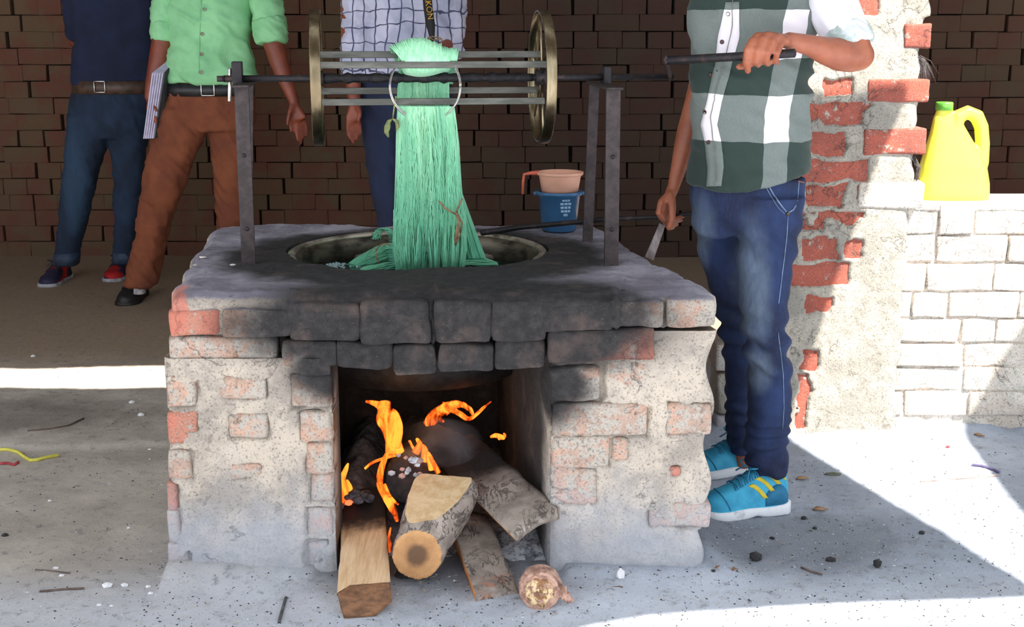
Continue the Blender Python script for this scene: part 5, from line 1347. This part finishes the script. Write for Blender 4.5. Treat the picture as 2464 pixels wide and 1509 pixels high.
def stub():
    c = W(1298, 1424, 2.79); c.z = max(c.z, .052); lg = thing('knotty_stub', 'short knotty log stub with flaking bark and a crumbly pale end', 'log', c)
    d = Vector((.10, 1, -.12)).normalized(); U = d.cross(Zv).normalized(); V = d.cross(U); mb = MB()
    mb.RL([(c, U*.046, V*.046), (c+d*.02, U*.052, V*.051), (c+d*.06, U*.050, V*.048), (c+d*.10, U*.036, V*.036)], 26, rnd=.1)
    mb.tube([c+U*.03+d*.02, c+Vector((.055, 0, .0)), c+Vector((.075, -.005, -.022))], [.022, .017, .009], 12, rnd=.5)
    me = remesh(mb, .0035, 0, 'bark'); disp(me, lambda c_, n: .004*fbm(c_, 30, 3, 4)+.0025*np.sin(np.sqrt((c_[:, 0]-c.x)**2+(c_[:, 2]-c.z)**2)*700)); 
    t = NT('flaky_bark'); cc_ = t.mix(t.mr(t.noise(40, 7, .7), .4, .6), lin((196, 158, 140)), lin((140, 104, 90))); m_ = t.fin(cc_, .9, 0, t.bump(t.noise(70, 6), .004))
    part('bark', me, m_, lg)
    mb = MB(); Rg = [[c-d*(.004+.006*math.sin(k*3+i))+U*math.cos(2*PI*i/20)*rr*(1+.12*math.sin(i*2.3))+V*math.sin(2*PI*i/20)*rr*(1+.12*math.sin(i*1.9)) for i in range(20)] for k, rr in enumerate((.002, .012, .024, .035))]
    Rg.append([v+d*.012 for v in Rg[-1]]); mb.rings(Rg); me = mb.mesh('end'); disp(me, lambda c_, n: .004*fbm(c_, 70, 3, 3)); part('crumbly_end', me, simple('crumbly_wood', (236, 206, 160), (150, 104, 66), sc=50, bs=120, bd=.005, lo=.42, hi=.6), lg)
stub()
def charred(label, a, b, r, seed):
    mb = MB(); mb.tube([a, a.lerp(b, .33), a.lerp(b, .66), b], [r, r*1.05, r, r*.85], 22, rnd=.3)
    me = remesh(mb, .006, 0, 'charred_log')
    def f(c, n):
        g = np.sin(c[:, 0]*170+fbm(c, 12, seed)*3)*np.sin(c[:, 2]*150+fbm(c, 12, seed+1)*3); return .004*np.clip(g, -1, .3)+.004*fbm(c, 20, seed, 3)
    disp(me, f); return single('charred_log', me, m_charlog, label, 'log')
charred('round charred log with grey checked end behind the flames', W(985, 1155, 3.22), W(1010, 1080, 3.7), .066, 2)
charred('black smoking log end behind the leaning bark slab', W(1095, 1085, 3.40), W(985, 1030, 3.62), .048, 5)
charred('dark burnt log lying low under the big cut log', W(985, 1400, 2.96), W(1040, 1290, 3.4), .040, 8)
# pale ash scales on the end of the round charred log
r = random.Random(6)
for i in range(16):
    px, py = 985+r.uniform(-52, 45), 1135+r.uniform(-34, 22); p_ = W(px, py, 3.155+.0008*abs(px-985)); s = r.uniform(.006, .012)
    single('ash_scale', lump(p_, (s, s*.5, s*.8), i, n=1), m_ash if i % 3 else simple('pink_ash', (200, 160, 150)), 'grey ash scale on the end of the round charred log', 'ash scale', 'ash scales on the charred log', False)
# embers and clinker heap at the left of the mouth
m_ember = NT('ember'); m_ember.fin(lin((60, 20, 14)), .8, 0, None, Emission_Strength=2.0); m_ember.b.inputs['Emission Color'].default_value = (1, .12, .04, 1); m_ember = m_ember.mat
m_clk = simple('grey_charcoal', (96, 98, 108), (50, 50, 58), sc=50, rough=.9, bd=.004)
for i in range(46):
    px = r.uniform(802, 900); py = 1180+r.uniform(0, 70)*(1 if px < 860 else .5)+(18 if px < 820 else 0); p_ = W(px, py, r.uniform(3.16, 3.34)); p_.z = max(.0, min(p_.z, .24))-.012
    em = i in (5, 17, 29, 33); s = r.uniform(.010, .02)*(.6 if em else 1)
    single('ember' if em else 'charcoal_lump', lump(p_, s, i, n=1), m_ember if em else m_clk, 'glowing red ember among charcoal at the left jamb' if em else 'grey charcoal lump heaped at the left jamb', 'ember' if em else 'charcoal',
           'embers at the left jamb' if em else 'charcoal heaped at the left jamb', False)
# ash bed under the wood
xs_ = np.linspace(-.56, .16, 120); ys_ = np.linspace(2.84, 3.92, 150); X, Y = np.meshgrid(xs_, ys_); P = np.stack([X.ravel(), Y.ravel(), 0*X.ravel()], 1)
e_ = np.minimum(np.minimum(P[:, 0]+.56, .16-P[:, 0])/.05, (P[:, 1]-2.84)/.10); e_ = np.clip(e_, 0, 1)
hgt = .012+.035*np.clip((P[:, 1]-3.0)/.25, 0, 1)+.11*np.exp(-((P[:, 0]+.45)/.07)**2)*np.clip((P[:, 1]-3.08)/.15, 0, 1)+.05*np.exp(-((P[:, 0]-.04)/.07)**2)*np.clip((P[:, 1]-3.05)/.15, 0, 1)
P[:, 2] = -.012+e_*hgt*(1+.35*fbm(P, 10, 5, 4))+.006*fbm(P, 45, 9, 3)*e_
nx = len(xs_); idx = np.arange(len(P)).reshape(len(ys_), nx); fc = np.stack([idx[:-1, :-1].ravel(), idx[:-1, 1:].ravel(), idx[1:, 1:].ravel(), idx[1:, :-1].ravel()], 1)
t = NT('ash_bed'); x, y, z = t.xyz(); c = t.mix(t.mr(t.noise(30, 7, .7), .42, .6), lin((206, 210, 220)), lin((120, 122, 132)))
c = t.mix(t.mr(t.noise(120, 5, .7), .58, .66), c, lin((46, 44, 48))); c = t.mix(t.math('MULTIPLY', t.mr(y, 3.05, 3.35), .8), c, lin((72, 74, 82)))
t.fin(c, .95, 0, t.bump(t.noise(90, 6, .75), .008, .9))
me = np_mesh('ash_bed', P, fc); single('ash_bed', me, t.mat, 'pale wood ash spread under and in front of the burning logs', 'ash', kind='stuff')

# ------------------------------------------------------------------ flames
def flame_mat():
    t = NT('flame'); nt = t.nt
    em = t.n('ShaderNodeEmission'); tr = t.n('ShaderNodeBsdfTransparent'); mx = t.n('ShaderNodeMixShader'); lw = t.n('ShaderNodeLayerWeight'); lw.inputs['Blend'].default_value = .35
    n = t.noise(22, 5, .6, stretch=(1, 1, .35), dist=1.0)
    core = t.math('SUBTRACT', 1., lw.outputs['Facing']); v = t.math('ADD', t.math('ADD', t.math('MULTIPLY', t.math('SUBTRACT', n, .5), 2.2), .42), t.math('MULTIPLY', core, .5))
    c = t.mix(t.mr(v, .66, 1.15), (1, .10, .008, 1), (1, .34, .035, 1)); t.l(c, em.inputs[0]); t.inp(em.inputs[1], t.mr(v, .45, 1.0, .35, 1.5))
    t.l(t.mr(v, .48, .85, 0, .95), mx.inputs[0]); t.l(tr.outputs[0], mx.inputs[1]); t.l(em.outputs[0], mx.inputs[2]); t.l(mx.outputs[0], t.out.inputs[0]); return t.mat
m_fl = flame_mat()
def flame(label, tongues, group=None):
    mb = MB()
    for pts_ in tongues:
        P_ = [W(a, b, y) for a, b, y, r_ in pts_]; R_ = [RR(r_, b, y) for a, b, y, r_ in pts_]
        # resample smoothly
        n = len(P_); Q = []; q = []
        for s in range((n-1)*7+1):
            f = s/7; i = min(int(f), n-2); f -= i
            p0, p1, p2, p3 = P_[max(i-1, 0)], P_[i], P_[i+1], P_[min(i+2, n-1)]
            Q.append(.5*((2*p1)+(p2-p0)*f+(2*p0-5*p1+4*p2-p3)*f*f+(3*p1-p0-3*p2+p3)*f**3)); q.append(max(.0006, R_[i]*(1-f)+R_[i+1]*f))
        mb.tube(Q, q, 14, ref=(1, 0, .01), flat=.55, rnd=.5)
    return single('flame', mb, m_fl, label, 'flame')
flame('tall orange flame rising left of the middle of the fire mouth', [
  [(950,1088,3.14,24),(946,1060,3.14,19),(948,1030,3.14,22),(940,1005,3.15,22),(926,988,3.16,18),(925,968,3.17,16)],[(945,1080,3.15,12),(930,1030,3.15,14),(918,1010,3.16,14),(922,985,3.17,14),(905,972,3.18,8),(880,966,3.19,3)],
  [(952,1075,3.13,12),(958,1040,3.13,12),(960,1015,3.14,7),(952,1000,3.15,3)]])
flame('thin curling flame licking down in front of the round charred log', [[(932,1090,3.10,5),(920,1120,3.09,8),(914,1150,3.08,9),(916,1175,3.06,8),(930,1200,3.04,9),(945,1225,3.02,10),(956,1255,3.0,4)],[(925,1165,3.07,4),(938,1195,3.05,5),(958,1215,3.03,3)]])
flame('broad flame curling under the cauldron at the right', [[(1030,1022,3.5,14),(1050,1000,3.48,20),(1075,982,3.45,18),(1105,972,3.42,13),(1130,985,3.42,10),(1138,1000,3.42,4)],[(1085,985,3.45,10),(1105,995,3.43,9),(1128,1008,3.42,8),(1148,995,3.42,8),(1165,980,3.42,6),(1182,966,3.42,2)],[(1060,1015,3.5,10),(1062,990,3.48,10),(1070,970,3.46,8)]])
flame('row of small flames along the edge of the leaning bark slab', [[(1000,1090,3.25,10),(1010,1070,3.25,8),(1002,1055,3.25,3)],[(1022,1110,3.22,11),(1022,1085,3.22,9),(1018,1070,3.22,3)],[(1040,1130,3.2,9),(1034,1105,3.2,10),(1030,1088,3.2,3)],[(1055,1138,3.18,8),(1042,1112,3.18,6),(1032,1098,3.18,2)],[(985,1060,3.28,3),(992,1075,3.28,4),(1004,1088,3.28,3)]])
flame('small isolated flame at the right of the fire mouth', [[(1180,1052,3.4,3),(1192,1048,3.4,6),(1208,1052,3.4,7),(1214,1048,3.4,5),(1212,1042,3.4,2)],[(1200,1058,3.4,3),(1205,1052,3.4,6),(1214,1056,3.4,3)]])
flame('faint red flame at the left jamb over the charcoal', [[(826,1210,3.2,5),(830,1180,3.2,9),(824,1155,3.2,8),(832,1130,3.2,6),(838,1115,3.2,2)],[(838,1200,3.2,6),(842,1175,3.2,7),(834,1155,3.2,3)]])
flame('low arc of flame over the top of the round charred log', [[(878,1128,3.2,3),(895,1114,3.2,4),(915,1106,3.2,4),(935,1100,3.2,4),(960,1094,3.2,3)]])
flame('small flame between the squared timber and the big log', [[(938,1330,2.92,3),(938,1310,2.92,5),(936,1292,2.92,4),(940,1270,2.95,2)]])
for loc, e, rad in ((W(945, 1040, 3.25), .30, .05), (W(1090, 1000, 3.5), .22, .06), (W(1010, 1100, 3.22), .12, .04)):
    ld = bpy.data.lights.new('fire_glow', 'POINT'); ld.energy = e; ld.color = (1, .42, .12); ld.shadow_soft_size = rad; lo = bpy.data.objects.new('fire_glow', ld); C.objects.link(lo); lo.location = loc
# smoke drifting in the mouth
def smoke(name, label, c, r_, dens, col):
    mb = MB(); mb.RL([(Vector(c)+Zv*r_[2]*k, Vector((r_[0]*math.sqrt(1-k*k)+.001, 0, 0)), Vector((0, r_[1]*math.sqrt(1-k*k)+.001, 0))) for k in (-.98, -.8, -.5, 0, .5, .8, .98)], 20)
    t = NT(name); t.nt.nodes.remove(t.b); v = t.n('ShaderNodeVolumePrincipled'); t.l(v.outputs[0], t.out.inputs['Volume'])
    v.inputs['Color'].default_value = col; n = t.noise(9, 4, .6, dist=.8); e = t.ell(tuple(c), r_, 1.4, .2, 8)
    t.inp(v.inputs['Density'], t.math('MULTIPLY', t.math('MULTIPLY', t.mr(n, .4, .75), e), dens))
    single(name, mb, t.mat, label, 'smoke', kind='stuff')
smoke('fire_smoke', 'bluish smoke curling off the leaning bark slab', W(1060, 1065, 3.25), (.12, .12, .06), 9, (.40, .46, .56, 1))

# ------------------------------------------------------------------ bits on the ground
def rock(px, py, s, label, mat=m_char, nm='charcoal_lump', cat='charcoal', seed=0, group=None):
    p_ = G(px, py); single(nm, lump((p_.x, p_.y, floor_h(np.array([[p_.x, p_.y, 0]]))[0]-.003), s, seed, n=1), mat, label, cat, group, False)
rock(1818, 1350, (.020, .014, .014), 'large flat charcoal lump right of the stove foot', seed=1)
rock(2110, 1366, (.013, .012, .013), 'round charcoal lump, farthest right on the shaded ground', seed=2); rock(1998, 1350, (.016, .010, .008), 'ragged charcoal piece between two larger lumps', seed=3)
rock(1858, 1296, .008, 'small charcoal lump just below the turquoise shoe', seed=4); rock(1934, 1250, .009, 'charcoal crumb right of the turquoise shoe heel', seed=5); rock(2218, 1284, .009, 'squarish charcoal lump near the sunlight edge', seed=6)
rock(1960, 1274, .007, 'charcoal crumb on the grey ground between shoe and sunlight', seed=7); rock(1716, 1396, .006, 'tiny charcoal crumb in front of the stove corner', seed=8)
rock(12, 1288, (.012, .008, .006), 'dark stone chip at the far left edge of the ground', seed=9)
m_stone = simple('dark_leaf', (70, 74, 62), (96, 98, 80)); rock(2004, 1142, (.032, .012, .006), 'long dark leaf on the sunlight edge behind the shoe', m_stone, 'leaf', 'leaf', 11)
m_leaf = simple('dry_leaf', (208, 170, 130), (168, 120, 84))
def leaf(px, py, l_, w_, ang, label, mat=m_leaf):
    p_ = G(px, py); p_.z = floor_h(np.array([[p_.x, p_.y, 0]]))[0]+.003; d = Vector((math.cos(ang), math.sin(ang), 0)); s = Vector((-d.y, d.x, 0)); mb = MB(); R_ = []
    for i in range(8):
        t_ = i/7; ww = w_*math.sin(PI*min(.97, max(.03, t_))); R_.append([p_+d*l_*(t_-.5)+s*ww+Zv*(.004+.003*math.sin(t_*5)), p_+d*l_*(t_-.5)+Zv*.001, p_+d*l_*(t_-.5)-s*ww+Zv*.005, p_+d*l_*(t_-.5)+Zv*-.0005])
    mb.rings(R_); single('dry_leaf', mb, mat, label, 'leaf')
leaf(1932, 1155, .05, .012, .3, 'curled tan leaf behind the heel of the turquoise shoe'); leaf(2356, 1055, .035, .01, -.4, 'tan leaf in the shaded corner by the low wall')
leaf(1975, 1228, .05, .014, .2, 'pale crumpled leaf right of the shoe'); leaf(1768, 1385, .02, .006, .5, 'small orange leaf scrap below the shoe'); leaf(1725, 1388, .018, .006, 1.0, 'small rust leaf scrap before the stove corner')
m_wht = simple('white_fluff', (236, 234, 236), (214, 212, 216), rough=1)
for i, (px, py, s) in enumerate([(258,1412,.016),(300,1410,.011),(356,1412,.008),(362,1428,.008),(134,1368,.009),(148,1385,.008),(318,977,.013),(340,1008,.014),(360,1082,.007),(80,866,.012),(238,1458,.007),(268,1460,.006),(120,1206,.007),(310,1270,.008)]):
    rock(px, py, (s, s*.7, s*.5), 'tuft of white cotton fluff '+['left of the pair near the lower left ground', 'right of the pair near the lower left ground', 'just below the lower left corner of the stove', 'hard by the stove base at its lower left', 'beside the thin reddish twig', 'at the right end of the thin reddish twig', 'upper of two by the left edge of the stove', 'on the pale yard strip, lower of two by the stove', 'just under the step in the yard floor near the stove', 'alone behind the band of sunlight', 'leftmost of two at the very bottom left', 'rightmost of two at the very bottom left', 'between the yellow rope and the stove', 'in the shade left of the stove'][i], m_wht, 'cotton_fluff', 'fluff', i, 'cotton fluff on the left yard')
rock(1492, 1412, (.012, .010, .016), 'white shell scrap beside the husk cluster', m_wht, 'shell_scrap', 'scrap', 3)
m_husk = simple('brown_husk', (110, 84, 66), (60, 48, 44))
mb = MB(); r = random.Random(3)
for i in range(16):
    p_ = G(1470+r.uniform(-25, 22), 1428+r.uniform(-12, 12)); a = r.uniform(0, 6); p_.z = .008; mb.tube([p_, p_+Vector((math.cos(a)*.01, math.sin(a)*.008, .010)), p_+Vector((math.cos(a)*.02, math.sin(a)*.016, .012))], [.003, .004, .001], 5, flat=.4)
single('husk_cluster', mb, m_husk, 'cluster of curled brown husks on the ground before the stove', 'husks')
m_twig = simple('brown_twig', (110, 92, 84), (84, 68, 62))
def twig(pts, r_, label, mat=m_twig, nm='twig', cat='twig'):
    mb = MB(); P_ = []
    for x, y in pts:
        q = G(x, y); q.z = floor_h(np.array([[q.x, q.y, 0]]))[0]+r_*.8; P_.append(q)
    mb.tube(P_, r_, 6, rnd=.4); single(nm, mb, mat, label, cat)
twig([(96,1425),(150,1420),(202,1418)], .003, 'straight dark twig near the bottom left'); twig([(85,1372),(130,1376),(168,1380)], .002, 'thin reddish twig above the straight dark twig')
twig([(68,1046),(120,1042),(165,1034),(202,1016)], .003, 'long curved twig on the pale strip of the left yard'); twig([(2215,1160),(2300,1154),(2400,1146)], .003, 'long thin stick lying in the sunlight', simple('pale_twig', (170, 140, 130)))
twig([(1928,1366),(1950,1376),(1978,1384)], .003, 'short dark twig on the grey ground right of the stove'); twig([(672,1500),(680,1470),(688,1442)], .004, 'grey metal strip on the ground left of the squared timber', simple('grey_strip', (110, 112, 118), metal=.6, rough=.5), 'metal_strip', 'strip')
m_ylw = simple('yellow_rope', (222, 214, 96), (196, 186, 70), bs=500)
twig([(-20,1086),(20,1085),(45,1092),(62,1104),(74,1110),(90,1110),(104,1106),(140,1100)], .006, 'yellow plastic rope trailing in from the left edge', m_ylw, 'rope', 'rope'); 
twig([(2,1118),(20,1116),(34,1120),(44,1114)], .005, 'scrap of red cord beside the yellow rope', simple('red_cord', (196, 70, 80)), 'cord_scrap', 'cord')
twig([(2340,1120),(2362,1124),(2385,1130),(2405,1138)], .005, 'purple thread tangle at the sunlight edge on the right', simple('purple_thread', (120, 110, 150)), 'thread_tangle', 'thread')
rock(2282, 1078, (.010, .006, .008), 'small red and white wrapper scrap by the shade edge', simple('red_wrapper', (190, 60, 60), (220, 200, 200), sc=60), 'wrapper_scrap', 'scrap', 5)
# uncounted crumbs, straw and grit
mb = MB(); r = random.Random(11)
def okp(x, y): return not (-.9 < x < .52 and 2.99 < y < 4.2) and not (x > .6 and y > 4.1)
for i in range(11000):
    px, py = r.uniform(-40, 2500), 640+880*r.random()**.55
    q = G(px, py)
    if not okp(q.x, q.y) or q.y > 7: continue
    if q.x < -.9 and r.random() < .45: continue
    s = r.choice((.0006, .0008, .0009, .0011, .0014, .0018, .0024)); z = floor_h(np.array([[q.x, q.y, 0]]))[0]; a = r.uniform(0, 6.3); l_ = s*r.uniform(1, 2.6)
    if i % 9 == 0: l_ = r.uniform(.006, .016); s = .0007
    d = Vector((math.cos(a)*l_, math.sin(a)*l_, 0)); e = Vector((-math.sin(a)*s, math.cos(a)*s, 0)); q.z = z
    mi = 1 if i % 9 == 0 else (0 if r.random() < .5 else 2)
    mb.add([q+d, q+e, q-d, q-e, q+Vector((0, 0, s*1.1))], [(0, 1, 4), (1, 2, 4), (2, 3, 4), (3, 0, 4)], mi)
single('ground_litter', mb, [m_char, simple('straw', (206, 186, 150)), m_ash], 'fine grit, straw and charcoal crumbs strewn over the dirt', 'litter', smooth=False, kind='stuff')
